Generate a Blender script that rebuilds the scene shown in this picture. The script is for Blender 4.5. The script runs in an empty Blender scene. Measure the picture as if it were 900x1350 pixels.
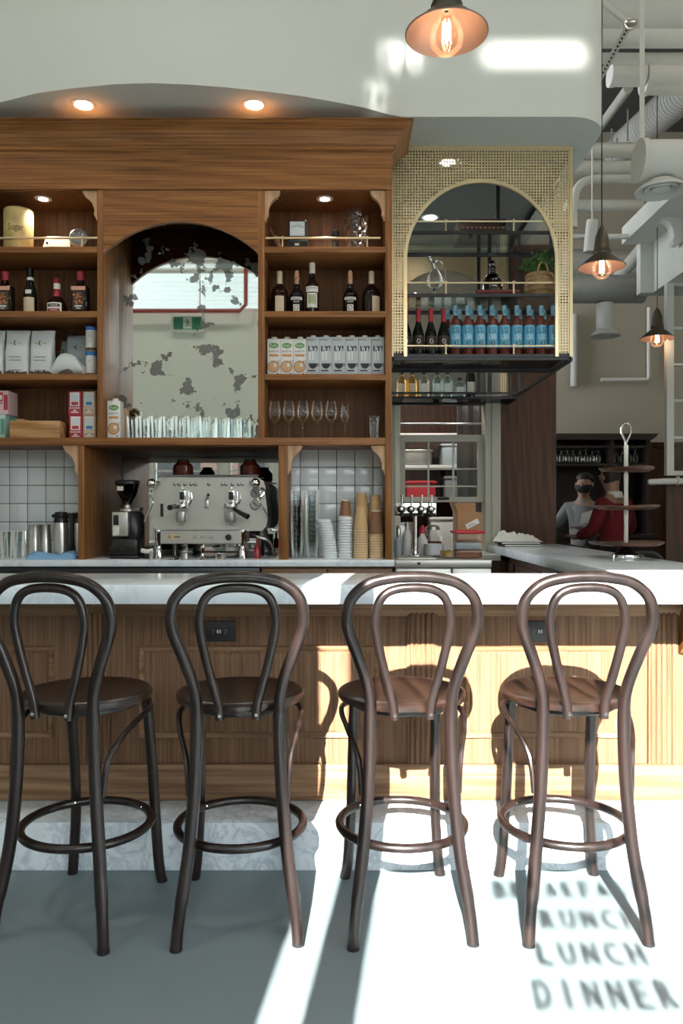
import bpy, bmesh, math, random
from mathutils import Vector, Matrix
R = math.radians
PI = math.pi
random.seed(7)
SC = bpy.context.scene
COL = SC.collection
H = 1.333          # eye height of the camera above the floor, metres
F = 1044.0         # focal length in pixels of a 900 wide frame
def X(px, y): return (px - 450.0) * y / F      # width measured off the photograph at distance y
def Z(py, y): return H + (675.0 - py) * y / F  # height measured off the photograph at distance y

# ------------------------------------------------------------------ materials
MATS = {}
def new_mat(name):
    m = bpy.data.materials.new(name); m.use_nodes = True
    nt = m.node_tree
    b = nt.nodes['Principled BSDF']
    MATS[name] = m
    return m, nt, b
def setp(b, **kw):
    for k, v in kw.items():
        k = {'spec': 'Specular IOR Level', 'rough': 'Roughness', 'metal': 'Metallic', 'color': 'Base Color', 'coat': 'Coat Weight', 'coat_rough': 'Coat Roughness', 'alpha': 'Alpha',
             'trans': 'Transmission Weight', 'emit': 'Emission Color', 'emit_s': 'Emission Strength', 'sheen': 'Sheen Weight', 'ior': 'IOR', 'aniso': 'Anisotropic'}[k]
        if k in ('Base Color', 'Emission Color') and len(v) == 3: v = (*v, 1)
        b.inputs[k].default_value = v
def plain(name, color, rough=0.5, metal=0.0, noise=0.0, nscale=20.0, bump=0.0, **kw):
    m, nt, b = new_mat(name)
    setp(b, color=color, rough=rough, metal=metal, **kw)
    if noise or bump:
        tc = nt.nodes.new('ShaderNodeTexCoord'); n = nt.nodes.new('ShaderNodeTexNoise')
        n.inputs['Scale'].default_value = nscale; n.inputs['Detail'].default_value = 6
        nt.links.new(tc.outputs['Object'], n.inputs['Vector'])
        if noise:
            mx = nt.nodes.new('ShaderNodeMixRGB'); mx.blend_type = 'MIX'
            mx.inputs['Color1'].default_value = (*[c * (1 - noise) for c in color], 1)
            mx.inputs['Color2'].default_value = (*[min(1, c * (1 + noise)) for c in color], 1)
            nt.links.new(n.outputs['Fac'], mx.inputs['Fac']); nt.links.new(mx.outputs['Color'], b.inputs['Base Color'])
        if bump:
            bp = nt.nodes.new('ShaderNodeBump'); bp.inputs['Strength'].default_value = bump; bp.inputs['Distance'].default_value = 0.01
            nt.links.new(n.outputs['Fac'], bp.inputs['Height']); nt.links.new(bp.outputs['Normal'], b.inputs['Normal'])
    return m
def wood(name, dark, mid, light, axis='Z', rough=0.42, fine=70.0, along=1.6, coat=0.0, figure=0.6):
    """Oak-like grain: long streaks along `axis`, pores and a slower cathedral figure."""
    m, nt, b = new_mat(name); N = nt.nodes.new; L = nt.links.new
    setp(b, rough=rough, coat=coat, coat_rough=0.2, spec=.4 if coat else .28)
    tc = N('ShaderNodeTexCoord')
    def mapped(across, alng):
        mp = N('ShaderNodeMapping'); s = [across] * 3; s['XYZ'.index(axis)] = alng
        mp.inputs['Scale'].default_value = s; L(tc.outputs['Object'], mp.inputs['Vector']); return mp
    a = N('ShaderNodeTexNoise'); a.inputs['Scale'].default_value = 1; a.inputs['Detail'].default_value = 5; a.inputs['Roughness'].default_value = .65
    L(mapped(fine, along).outputs['Vector'], a.inputs['Vector'])
    w = N('ShaderNodeTexWave'); w.wave_type = 'BANDS'; w.bands_direction = 'DIAGONAL'
    w.inputs['Scale'].default_value = 1.0; w.inputs['Distortion'].default_value = 7; w.inputs['Detail'].default_value = 2; w.inputs['Detail Scale'].default_value = .6
    L(mapped(9, .8).outputs['Vector'], w.inputs['Vector'])
    p = N('ShaderNodeTexNoise'); p.inputs['Scale'].default_value = 1; p.inputs['Detail'].default_value = 2
    L(mapped(fine * 4, along * 5).outputs['Vector'], p.inputs['Vector'])
    mx = N('ShaderNodeMixRGB'); mx.inputs['Fac'].default_value = .5 * figure
    L(a.outputs['Fac'], mx.inputs['Color1']); L(w.outputs['Fac'], mx.inputs['Color2'])
    mx2 = N('ShaderNodeMixRGB'); mx2.inputs['Fac'].default_value = .22
    L(mx.outputs['Color'], mx2.inputs['Color1']); L(p.outputs['Fac'], mx2.inputs['Color2'])
    cr = N('ShaderNodeValToRGB'); e = cr.color_ramp.elements
    e[0].position = .36; e[0].color = (*dark, 1); e[1].position = .64; e[1].color = (*light, 1)
    k = e.new(.5); k.color = (*mid, 1)
    L(mx2.outputs['Color'], cr.inputs['Fac']); L(cr.outputs['Color'], b.inputs['Base Color'])
    bp = N('ShaderNodeBump'); bp.inputs['Strength'].default_value = .12; bp.inputs['Distance'].default_value = .003
    L(mx2.outputs['Color'], bp.inputs['Height']); L(bp.outputs['Normal'], b.inputs['Normal'])
    return m
def thin_glass(name, tint=(1, 1, 1), gloss=(1, 1, 1), rough=0.02, ior=1.45, boost=1.0):
    """thin clear glass: what lies behind shows through, the Fresnel reflection lies over it"""
    m = bpy.data.materials.new(name); m.use_nodes = True; nt = m.node_tree; nt.nodes.clear(); N = nt.nodes.new; L = nt.links.new
    out = N('ShaderNodeOutputMaterial'); ad = N('ShaderNodeAddShader'); t = N('ShaderNodeBsdfTransparent'); g = N('ShaderNodeBsdfGlossy'); f = N('ShaderNodeFresnel')
    t.inputs['Color'].default_value = (*tint, 1); g.inputs['Roughness'].default_value = rough; f.inputs['IOR'].default_value = ior
    mt = N('ShaderNodeMath'); mt.operation = 'MULTIPLY'; mt.inputs[1].default_value = boost; mt.use_clamp = True
    mn = N('ShaderNodeMath'); mn.operation = 'MINIMUM'; mn.inputs[1].default_value = .6
    L(f.outputs['Fac'], mt.inputs[0]); L(mt.outputs['Value'], mn.inputs[0]); L(mn.outputs['Value'], g.inputs['Color'])
    L(t.outputs['BSDF'], ad.inputs[0]); L(g.outputs['BSDF'], ad.inputs[1]); L(ad.outputs['Shader'], out.inputs['Surface'])
    MATS[name] = m; return m
def emis(name, color, s):
    m, nt, b = new_mat(name); setp(b, color=color, emit=color, emit_s=s); return m
def marble(name, base, vein, scale=2.2, rough=.16):
    m, nt, b = new_mat(name); N = nt.nodes.new; L = nt.links.new
    tc = N('ShaderNodeTexCoord'); n1 = N('ShaderNodeTexNoise'); n1.inputs['Scale'].default_value = scale; n1.inputs['Detail'].default_value = 9; n1.inputs['Roughness'].default_value = .62; n1.inputs['Distortion'].default_value = 1.4
    L(tc.outputs['Object'], n1.inputs['Vector'])
    d = N('ShaderNodeMath'); d.operation = 'SUBTRACT'; d.inputs[1].default_value = .5; L(n1.outputs['Fac'], d.inputs[0])
    ab = N('ShaderNodeMath'); ab.operation = 'ABSOLUTE'; L(d.outputs['Value'], ab.inputs[0])
    cr = N('ShaderNodeValToRGB'); e = cr.color_ramp.elements; e[0].position = 0; e[0].color = (*vein, 1); e[1].position = .045; e[1].color = (*base, 1)
    L(ab.outputs['Value'], cr.inputs['Fac'])
    n2 = N('ShaderNodeTexNoise'); n2.inputs['Scale'].default_value = scale * 2.7; n2.inputs['Detail'].default_value = 6; L(tc.outputs['Object'], n2.inputs['Vector'])
    c2 = N('ShaderNodeValToRGB'); e = c2.color_ramp.elements; e[0].position = .3; e[0].color = (.84, .87, .89, 1); e[1].position = .6; e[1].color = (1, 1, 1, 1); L(n2.outputs['Fac'], c2.inputs['Fac'])
    mu = N('ShaderNodeMixRGB'); mu.blend_type = 'MULTIPLY'; mu.inputs['Fac'].default_value = .8; L(cr.outputs['Color'], mu.inputs['Color1']); L(c2.outputs['Color'], mu.inputs['Color2'])
    L(mu.outputs['Color'], b.inputs['Base Color']); setp(b, rough=rough); return m

wood('oak_upright', (.125, .047, .013), (.230, .094, .028), (.335, .152, .052), 'Z', figure=.2, fine=110)
wood('oak_level', (.112, .042, .012), (.236, .095, .028), (.345, .155, .052), 'X', figure=.14, fine=120)
wood('bar_oak_upright', (.100, .049, .025), (.180, .096, .051), (.265, .150, .083), 'Z', rough=.5, figure=.1, fine=130)
wood('bar_oak_level', (.14, .074, .038), (.235, .130, .069), (.315, .185, .104), 'X', rough=.5, figure=.3)
wood('raw_oak', (.42, .24, .13), (.52, .32, .18), (.6, .39, .24), 'Z', rough=.6, fine=40, figure=.3)
wood('walnut_panel', (.030, .011, .0045), (.052, .020, .008), (.075, .031, .013), 'Z', rough=.55, figure=.3)
wood('back_board', (.075, .030, .010), (.125, .053, .018), (.17, .077, .029), 'Z', rough=.55, figure=.15)
wood('crate_wood', (.30, .15, .055), (.45, .24, .10), (.56, .33, .16), 'X', rough=.6, fine=40)
wood('stand_wood', (.05, .022, .013), (.10, .045, .026), (.16, .08, .05), 'X', rough=.35, fine=40)
wood('stool_wood', (.007, .0035, .0028), (.012, .0063, .0053), (.020, .0108, .0092), 'Z', rough=.34, fine=50, coat=.3)
wood('seat_wood', (.010, .0045, .003), (.020, .0095, .0065), (.036, .018, .012), 'Y', rough=.28, fine=30, coat=.45)
marble('marble', (.82, .88, .91), (.70, .76, .80))
marble('marble_step', (.82, .87, .90), (.58, .64, .69), scale=6, rough=.35)
plain('floor_concrete', (.175, .215, .230), .55, noise=.14, nscale=2.3, bump=.02)
plain('pavement', (.42, .41, .39), .8, noise=.12, nscale=1.4)
plain('plaster', (.71, .73, .68), .75, noise=.02, nscale=3)
plain('plaster_brightened', (.82, .86, .80), .75, noise=.02, nscale=3)  # paler copy of plaster, making up for light the front wall lacks
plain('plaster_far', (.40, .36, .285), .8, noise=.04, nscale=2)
plain('ceiling_deck', (.06, .06, .057), .85, noise=.1, nscale=1)
plain('duct_white', (.74, .74, .70), .5, noise=.05, nscale=4)
plain('duct_grey', (.42, .42, .39), .45, noise=.1, nscale=5)
plain('flex_duct', (.42, .42, .40), .6, metal=0, noise=.15, nscale=60, bump=.5)
plain('trim_paint', (.42, .405, .34), .5)
plain('white_paint', (.72, .72, .68), .45)
plain('brass', (.76, .62, .37), .38, metal=.6, noise=.08, nscale=30)
plain('brass_rail', (.80, .66, .42), .3, metal=.8)
plain('steel', (.60, .59, .56), .28, metal=.92, noise=.08, nscale=3)
plain('steel_brushed', (.58, .57, .52), .42, metal=.75, noise=.06, nscale=6)
plain('steel_dark', (.22, .225, .23), .3, metal=.85)
plain('chrome', (.86, .86, .86), .07, metal=1)
plain('black_metal', (.014, .014, .015), .32, metal=.3)
plain('black_plastic', (.012, .012, .013), .35)
plain('black_matt', (.02, .02, .02), .7)
plain('cage_shade', (.14, .145, .14), .6)
plain('dark_bronze', (.030, .016, .012), .35, metal=.4, noise=.3, nscale=40)
plain('copper_inside', (.30, .185, .15), .45, metal=.6)
plain('lamp_bronze', (.10, .085, .060), .45, metal=.6, noise=.3, nscale=25)
plain('tile_grout', (.06, .065, .07), .9)
plain('tile_white', (.85, .90, .91), .12)
plain('paper_white', (.78, .77, .73), .6)
plain('paper_grey', (.50, .54, .56), .55)
plain('bag_white', (.62, .65, .66), .38, noise=.04, nscale=12, bump=.25)
plain('bag_grey', (.36, .41, .43), .35, noise=.06, nscale=12, bump=.25)
plain('coffee_beans', (.09, .05, .028), .6, noise=.7, nscale=160)
plain('ink_black', (.02, .022, .025), .6)
plain('ink_grey', (.2, .21, .22), .6)
plain('ink_gold', (.42, .28, .12), .5)
plain('cream_label', (.62, .52, .36), .6, noise=.08, nscale=60)
plain('cap_cream', (.70, .60, .44), .5)
plain('cork', (.62, .33, .19), .6, noise=.2, nscale=80)
plain('label_white', (.74, .71, .64), .55)
plain('label_green', (.36, .42, .22), .55, noise=.3, nscale=60)
plain('label_black', (.03, .022, .02), .5)
plain('label_orange', (.55, .21, .08), .5, noise=.4, nscale=90)
plain('label_pink', (.72, .36, .27), .5)
plain('red_cap', (.40, .03, .045), .35)
plain('red_wax', (.26, .012, .02), .3)
plain('bottle_black', (.006, .004, .004), .06, spec=.3)
plain('bottle_green', (.005, .009, .007), .06, spec=.3)
plain('bottle_brown', (.014, .005, .004), .06, spec=.3)
plain('bottle_amber', (.11, .020, .011), .08, spec=.4)
plain('label_blue', (.13, .43, .62), .45)
plain('cap_blue', (.24, .55, .72), .4)
plain('green_oval', (.10, .30, .08), .5)
plain('orange_bar', (.60, .28, .09), .5)
plain('latte', (.60, .37, .19), .5)
plain('latte_dark', (.28, .13, .05), .5)
plain('box_red', (.46, .035, .06), .5)
plain('box_tan', (.55, .38, .25), .55)
plain('box_blue', (.06, .24, .50), .5)
plain('box_mint', (.42, .60, .54), .55)
plain('box_green', (.10, .26, .20), .55)
plain('box_pink', (.70, .50, .50), .55)
plain('tin_blue', (.03, .18, .52), .35)
plain('tin_yellow', (.50, .37, .15), .5, noise=.65, nscale=15)
plain('cloth_blue', (.22, .42, .66), .9, noise=.15, nscale=40, bump=.4)
plain('towel', (.72, .70, .65), .95, noise=.08, nscale=60, bump=.5)
plain('lid_white', (.76, .80, .82), .42)
plain('cup_kraft', (.62, .41, .20), .65, noise=.04, nscale=60)
plain('cup_brown', (.25, .125, .065), .65, noise=.05, nscale=60)
plain('cup_rim', (.80, .70, .52), .6)
plain('cardboard', (.38, .20, .095), .75, noise=.06, nscale=20)
plain('red_plastic', (.50, .02, .035), .35)
plain('syrup', (.22, .075, .025), .15)
plain('honey', (.45, .24, .07), .12)
plain('leaf_green', (.055, .16, .028), .6, noise=.4, nscale=30)
plain('basket', (.34, .22, .10), .75, noise=.35, nscale=90, bump=.7)
plain('skin', (.38, .215, .15), .55)
plain('hair_dark', (.018, .012, .010), .6)
plain('sweater_red', (.15, .006, .010), .9, noise=.1, nscale=60)
plain('shirt_white', (.24, .24, .245), .85)
plain('trousers_black', (.012, .012, .014), .85)
plain('fabric_stripe', (.10, .085, .07), .9, noise=.5, nscale=30)
plain('sign_white', (.72, .75, .70), .4)
plain('sign_green', (.02, .20, .11), .4)
plain('pipe_red', (.34, .04, .035), .5)
plain('vinyl_black', (.01, .01, .01), .5)
plain('canopy_steel', (.62, .66, .66), .5)
plain('street_brick', (.16, .10, .075), .85, noise=.3, nscale=9)
plain('drawer_wood', (.20, .10, .045), .5, noise=.2, nscale=9)
plain('kitchen_wall', (.30, .31, .30), .6)
plain('hutch_wood', (.020, .011, .009), .5, noise=.2, nscale=6)
plain('dial_white', (.62, .68, .72), .4)
plain('board_red', (.22, .07, .04), .5)
plain('brochure', (.50, .43, .34), .6)
thin_glass('window_glass', (.95, .965, .96), rough=.0, boost=.8)
thin_glass('clear_glass', (.90, .91, .91), rough=.05, ior=1.5, boost=.45)
thin_glass('crystal', (.84, .86, .86), rough=.1, ior=1.55, boost=1.2)
thin_glass('spirit_clear', (.80, .84, .82), rough=.03, ior=1.5, boost=1.6)
thin_glass('spirit_amber', (.84, .62, .30), rough=.03, ior=1.5, boost=1.6)
thin_glass('spirit_aqua', (.74, .85, .86), rough=.03, ior=1.5, boost=1.6)
thin_glass('dark_jug', (.16, .12, .10), rough=.03, ior=1.55, boost=1.6)
thin_glass('bulb_glass', (1.0, .94, .86), rough=.02, ior=1.4, boost=.8)
thin_glass('smoked_glass', (.22, .22, .22), rough=.03, ior=1.45, boost=.5)
thin_glass('shelf_glass', (.62, .66, .66), rough=.03, ior=1.5, boost=1.2)
emis('filament', (1, .72, .42), 45)
emis('downlight', (1, .93, .82), 28)
def antique_mirror():
    m = bpy.data.materials.new('antique_mirror'); m.use_nodes = True; nt = m.node_tree; nt.nodes.clear(); N = nt.nodes.new; L = nt.links.new
    out = N('ShaderNodeOutputMaterial'); g = N('ShaderNodeBsdfGlossy'); g.inputs['Color'].default_value = (.92, .94, .90, 1); g.inputs['Roughness'].default_value = .02
    d = N('ShaderNodeBsdfPrincipled'); d.inputs['Base Color'].default_value = (.13, .13, .12, 1); d.inputs['Roughness'].default_value = .35; d.inputs['Metallic'].default_value = .3
    tc = N('ShaderNodeTexCoord'); big = N('ShaderNodeTexNoise'); big.inputs['Scale'].default_value = 2.6; big.inputs['Detail'].default_value = 2
    fine = N('ShaderNodeTexNoise'); fine.inputs['Scale'].default_value = 11; fine.inputs['Detail'].default_value = 7; fine.inputs['Roughness'].default_value = .6
    L(tc.outputs['Object'], big.inputs['Vector']); L(tc.outputs['Object'], fine.inputs['Vector'])
    # patches of lost silvering: narrow bands of the slow noise, broken up by the fine one
    s = N('ShaderNodeMath'); s.operation = 'SUBTRACT'; s.inputs[1].default_value = .5; L(big.outputs['Fac'], s.inputs[0])
    a = N('ShaderNodeMath'); a.operation = 'ABSOLUTE'; L(s.outputs['Value'], a.inputs[0])
    mm = N('ShaderNodeMath'); mm.operation = 'MULTIPLY_ADD'; mm.inputs[1].default_value = -2.2; L(a.outputs['Value'], mm.inputs[0]); L(fine.outputs['Fac'], mm.inputs[2])
    cr = N('ShaderNodeValToRGB'); e = cr.color_ramp.elements; e[0].position = .498; e[0].color = (0, 0, 0, 1); e[1].position = .512; e[1].color = (.85, .85, .85, 1)
    L(mm.outputs['Value'], cr.inputs['Fac'])
    mx = N('ShaderNodeMixShader'); L(cr.outputs['Color'], mx.inputs['Fac']); L(g.outputs['BSDF'], mx.inputs[1]); L(d.outputs['BSDF'], mx.inputs[2]); L(mx.outputs['Shader'], out.inputs['Surface'])
    MATS['antique_mirror'] = m
antique_mirror()
plain('mirror', (.78, .80, .78), .01, metal=1)

# ------------------------------------------------------------------ mesh builder
class MB:
    def __init__(s, mat=None): s.v = []; s.f = []; s.mi = []; s.ms = []; s.cur = 0; s.mat(mat or 'steel')
    def mat(s, m):
        if m not in s.ms: s.ms.append(m)
        s.cur = s.ms.index(m); return s
    def add(s, vs, fs, M=None):
        b = len(s.v)
        s.v += [tuple(M @ Vector(p)) if M else tuple(p) for p in vs]
        s.f += [tuple(i + b for i in f) for f in fs]; s.mi += [s.cur] * len(fs); return s
    def box(s, x0, x1, y0, y1, z0, z1, bev=0, M=None):
        if x0 > x1: x0, x1 = x1, x0
        if y0 > y1: y0, y1 = y1, y0
        if z0 > z1: z0, z1 = z1, z0
        if bev <= 0:
            return s.add([(x0, y0, z0), (x1, y0, z0), (x1, y1, z0), (x0, y1, z0), (x0, y0, z1), (x1, y0, z1), (x1, y1, z1), (x0, y1, z1)],
                         [(0, 3, 2, 1), (4, 5, 6, 7), (0, 1, 5, 4), (1, 2, 6, 5), (2, 3, 7, 6), (3, 0, 4, 7)], M)
        bev = min(bev, (x1 - x0) * .45, (y1 - y0) * .45, (z1 - z0) * .45)
        bm = bmesh.new(); bmesh.ops.create_cube(bm, size=1)
        for v in bm.verts: v.co = Vector(((x0 + x1) / 2 + v.co.x * (x1 - x0), (y0 + y1) / 2 + v.co.y * (y1 - y0), (z0 + z1) / 2 + v.co.z * (z1 - z0)))
        bmesh.ops.bevel(bm, geom=list(bm.edges), offset=bev, segments=2, profile=.5, affect='EDGES')
        bm.verts.index_update()
        s.add([v.co[:] for v in bm.verts], [[v.index for v in f.verts] for f in bm.faces], M); bm.free(); return s
    def lathe(s, prof, c=(0, 0, 0), n=24, M=None, a0=0, a1=None):
        """prof: (r, z) pairs from bottom to top; a0..a1 gives a partial sweep."""
        full = a1 is None
        k = n if full else n + 1
        vs = []; fs = []; rows = []
        for r, z in prof:
            if r < 1e-6: rows.append([len(vs)]); vs.append((c[0], c[1], c[2] + z)); continue
            row = []
            for i in range(k):
                a = 2 * PI * i / n if full else a0 + (a1 - a0) * i / n
                row.append(len(vs)); vs.append((c[0] + r * math.cos(a), c[1] + r * math.sin(a), c[2] + z))
            rows.append(row)
        for p, q in zip(rows, rows[1:]):
            m = k if full else k - 1
            for i in range(m):
                j = (i + 1) % k
                if len(p) == 1 and len(q) == 1: continue
                if len(p) == 1: fs.append((p[0], q[j], q[i]))
                elif len(q) == 1: fs.append((p[i], p[j], q[0]))
                else: fs.append((p[i], p[j], q[j], q[i]))
        return s.add(vs, fs, M)
    def cyl(s, p0, p1, r0, r1=None, n=16):
        return s.tube([p0, p1], [r0, r0 if r1 is None else r1], n)
    def tube(s, pts, r, n=10, closed=False, squash=1.0):
        pts = [Vector(p) for p in pts]; k = len(pts)
        rs = r if isinstance(r, (list, tuple)) else [r] * k
        T = []
        for i in range(k):
            if closed: t = pts[(i + 1) % k] - pts[i - 1]
            else: t = pts[min(i + 1, k - 1)] - pts[max(i - 1, 0)]
            T.append(t.normalized())
        u = T[0].orthogonal().normalized()
        if abs(T[0].z) < .9: u = (Vector((0, 0, 1)) - T[0] * T[0].z).normalized()
        vs = []; fs = []
        for i in range(k):
            u = (u - T[i] * u.dot(T[i])).normalized(); w = T[i].cross(u)
            for j in range(n):
                a = 2 * PI * j / n
                vs.append(pts[i] + (u * math.cos(a) * squash + w * math.sin(a)) * rs[i])
        m = k if closed else k - 1
        for i in range(m):
            q = (i + 1) % k
            for j in range(n):
                l = (j + 1) % n
                fs.append((i * n + j, i * n + l, q * n + l, q * n + j))
        if not closed:
            fs.append(tuple(range(n - 1, -1, -1))); fs.append(tuple((k - 1) * n + j for j in range(n)))
        return s.add([v[:] for v in vs], fs)
    def prism(s, poly, a0, a1, plane='xz'):
        """extrude a 2-D outline between a0 and a1 along the missing axis"""
        def P(u, v, a): return {'xz': (u, a, v), 'yz': (a, u, v), 'xy': (u, v, a)}[plane]
        n = len(poly); vs = [P(u, v, a0) for u, v in poly] + [P(u, v, a1) for u, v in poly]
        fs = [tuple(range(n)), tuple(range(2 * n - 1, n - 1, -1))] + [(i, i + n, (i + 1) % n + n, (i + 1) % n) for i in range(n)]
        return s.add(vs, fs)
    def ball(s, c, r, n=16, sz=1.0):
        m = n // 2
        return s.lathe([(r * math.sin(PI * i / m), -r * sz * math.cos(PI * i / m)) for i in range(m + 1)], c, n)
    def torus(s, c, R_, r, n=32, m=8, axis='z'):
        pts = []
        for i in range(n):
            a = 2 * PI * i / n; u, v = R_ * math.cos(a), R_ * math.sin(a)
            pts.append({'z': (c[0] + u, c[1] + v, c[2]), 'y': (c[0] + u, c[1], c[2] + v), 'x': (c[0], c[1] + u, c[2] + v)}[axis])
        return s.tube(pts, r, m, closed=True)
    def text(s, txt, cx, cz, w, h, fn, mat=None):
        """printed lettering: centre (cx, cz), size w x h, fn maps (u, v) on the label to 3-D"""
        if mat: s.mat(mat)
        vs, fs = glyphs(txt)
        xs = [v[0] for v in vs]; ys = [v[1] for v in vs]; x0, x1, y0, y1 = min(xs), max(xs), min(ys), max(ys)
        return s.add([fn(cx + ((a - x0) / (x1 - x0) - .5) * w, cz + ((b - y0) / (y1 - y0) - .5) * h) for a, b in vs], fs)
    def build(s, name, parent=None, world=True, sharp=38, smooth=True):
        me = bpy.data.meshes.new(name)
        off = Vector((0, 0, 0))
        if parent is not None and world:
            p = parent
            while p is not None: off += p.location; p = p.parent
        me.from_pydata([(Vector(v) - off)[:] for v in s.v], [], s.f)
        for m in s.ms: me.materials.append(MATS[m])
        me.polygons.foreach_set('material_index', s.mi)
        bm = bmesh.new(); bm.from_mesh(me); bmesh.ops.recalc_face_normals(bm, faces=bm.faces); bm.to_mesh(me); bm.free()
        if smooth:
            me.polygons.foreach_set('use_smooth', [True] * len(me.polygons)); me.set_sharp_from_angle(angle=R(sharp))
        me.update()
        o = bpy.data.objects.new(name, me); COL.objects.link(o)
        if parent is not None: o.parent = parent
        return o
_G = {}
def glyphs(t):
    if t not in _G:
        c = bpy.data.curves.new('lettering', 'FONT'); c.body = t; c.resolution_u = 2; c.offset = 0
        o = bpy.data.objects.new('lettering', c); COL.objects.link(o)
        dg = bpy.context.evaluated_depsgraph_get(); dg.update()
        me = bpy.data.meshes.new_from_object(o.evaluated_get(dg))
        _G[t] = ([(v.co.x, v.co.y) for v in me.vertices], [tuple(p.vertices) for p in me.polygons])
        bpy.data.objects.remove(o); bpy.data.curves.remove(c); bpy.data.meshes.remove(me)
    return _G[t]
def flat(y, x0=0, z0=0): return lambda u, v: (x0 + u, y, z0 + v)
def wrap(r, cx=0, cy=0, cz=0): return lambda u, v: (cx + r * math.sin(u / r), cy - r * math.cos(u / r), cz + v)

def tag(o, label=None, cat=None, group=None, kind=None):
    if label: o['label'] = label
    if cat: o['category'] = cat
    if group: o['group'] = group
    if kind: o['kind'] = kind
    return o
def thing(name, label, cat, loc=(0, 0, 0), rz=0, group=None):
    o = bpy.data.objects.new(name, None); COL.objects.link(o); o.empty_display_size = .05
    o.location = loc; o.rotation_euler = (0, 0, rz); return tag(o, label, cat, group)
def solo(mb, name, label, cat, loc=None, group=None):
    """a thing that is one mesh, its origin at loc"""
    if loc is not None:
        mb.v = [(a - loc[0], b - loc[1], c - loc[2]) for a, b, c in mb.v]
    o = mb.build(name)
    if loc is not None: o.location = loc
    return tag(o, label, cat, group)
def struct(mb, name, parent=None): 
    o = mb.build(name, parent)
    if parent is None: o['kind'] = 'structure'
    return o
def dup(root, loc, rz=None, label=None, group=None):
    r = root.copy(); COL.objects.link(r); r.location = loc
    if rz is not None: r.rotation_euler = (0, 0, rz)
    if label: r['label'] = label
    if group: r['group'] = group
    for ch in list(root.children):
        c = ch.copy(); COL.objects.link(c); c.parent = r
        for g in list(ch.children):
            d = g.copy(); COL.objects.link(d); d.parent = c
    return r
def bez(p, n=12):
    """smooth Catmull-Rom curve through the points"""
    p = [Vector(q) for q in p]; out = []
    for i in range(len(p) - 1):
        a, b, c, d = p[max(i - 1, 0)], p[i], p[i + 1], p[min(i + 2, len(p) - 1)]
        for k in range(n):
            t = k / n
            out.append(.5 * ((2 * b) + (c - a) * t + (2 * a - 5 * b + 4 * c - d) * t * t + (3 * b - a - 3 * c + d) * t ** 3))
    out.append(p[-1]); return out
# ------------------------------------------------------------------ the room
YF = -1.0           # street front
struct(MB('floor_concrete').box(-4.2, 6.2, YF - .1, 12, -.1, 0), 'floor')
struct(MB('pavement').box(-14, 16, -16, YF - .1, -.14, -.02), 'ground_outside')
struct(MB('ceiling_deck').box(-4.2, 6.2, YF - .1, 12, 6.9, 7.05), 'ceiling')
struct(MB('plaster').box(-4.2, -4.0, YF, 6.6, 0, 6.9), 'wall_left')
struct(MB('plaster_far').box(6.0, 6.2, YF, 12, 0, 6.9), 'wall_right')
struct(MB('plaster_far').box(-4.2, 6.2, 11.6, 11.8, 0, 6.9), 'wall_back')
# street front: solid wall on the left with low windows and a high strip, shop window on the right
w = MB('plaster_brightened')
x_shop0, x_shop1 = -.64, 5.9
lows = [(-3.7, -2.75), (-2.65, -1.7), (-1.6, -1.02)]
w.box(-4.0, x_shop0, YF - .12, YF, 2.25, 3.92); w.box(-4.0, x_shop0, YF - .12, YF, 4.6, 6.9); w.box(-4, x_shop0, YF - .12, YF, 0, .9)
xs = [-4.0] + [a for p in lows for a in p] + [x_shop0]
for i in range(0, len(xs), 2): w.box(xs[i], xs[i + 1], YF - .12, YF, .9, 2.25)
w.box(-.75, x_shop0, YF - .12, YF, 3.92, 4.6)
w.box(x_shop0, 6.0, YF - .12, YF, 3.85, 6.9); w.box(x_shop0, 6.0, YF - .12, YF, 0, .35)
struct(w, 'wall_front')
n = 1
def window(x0, x1, z0, z1, cols, rows, fr=.05, mw=.022, y=YF - .06, mat='white_paint', glass='window_glass'):
    global n
    m = MB(mat)
    m.box(x0, x0 + fr, y - .03, y + .03, z0, z1); m.box(x1 - fr, x1, y - .03, y + .03, z0, z1); m.box(x0 + fr, x1 - fr, y - .03, y + .03, z0, z0 + fr); m.box(x0 + fr, x1 - fr, y - .03, y + .03, z1 - fr, z1)
    for i in range(1, cols):
        c = x0 + (x1 - x0) * i / cols; m.box(c - mw / 2, c + mw / 2, y - .02, y + .02, z0 + fr, z1 - fr)
    for i in range(1, rows):
        c = z0 + (z1 - z0) * i / rows; m.box(x0 + fr, x1 - fr, y - .019, y + .019, c - mw / 2, c + mw / 2)
    o = struct(m, 'window_%d' % n); n += 1
    MB(glass).box(x0 + fr * .5, x1 - fr * .5, y - .003, y + .003, z0 + fr * .5, z1 - fr * .5).build('pane', o)
    return o
for a, b in lows: window(a, b, .9, 2.25, 2, 4)
window(-4.0, -.75, 3.92, 4.6, 3, 1)
# shop window: narrow light beside the wall, a broad post, then wide panes
m = MB('black_metal'); yy = YF - .06
for a, b in [(-.64, -.60), (-.475, -.345), (1.75, 1.83), (3.7, 3.78), (5.82, 5.9)]: m.box(a, b, yy - .04, yy + .04, .35, 3.85)
m.box(-.6, 5.82, yy - .039, yy + .039, .35, .43); m.box(-.6, 5.82, yy - .039, yy + .039, 3.77, 3.85)
sw = struct(m, 'window_%d' % n)
MB('window_glass').box(-.6, 5.86, yy - .003, yy + .003, .4, 3.8).build('pane', sw)
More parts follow.
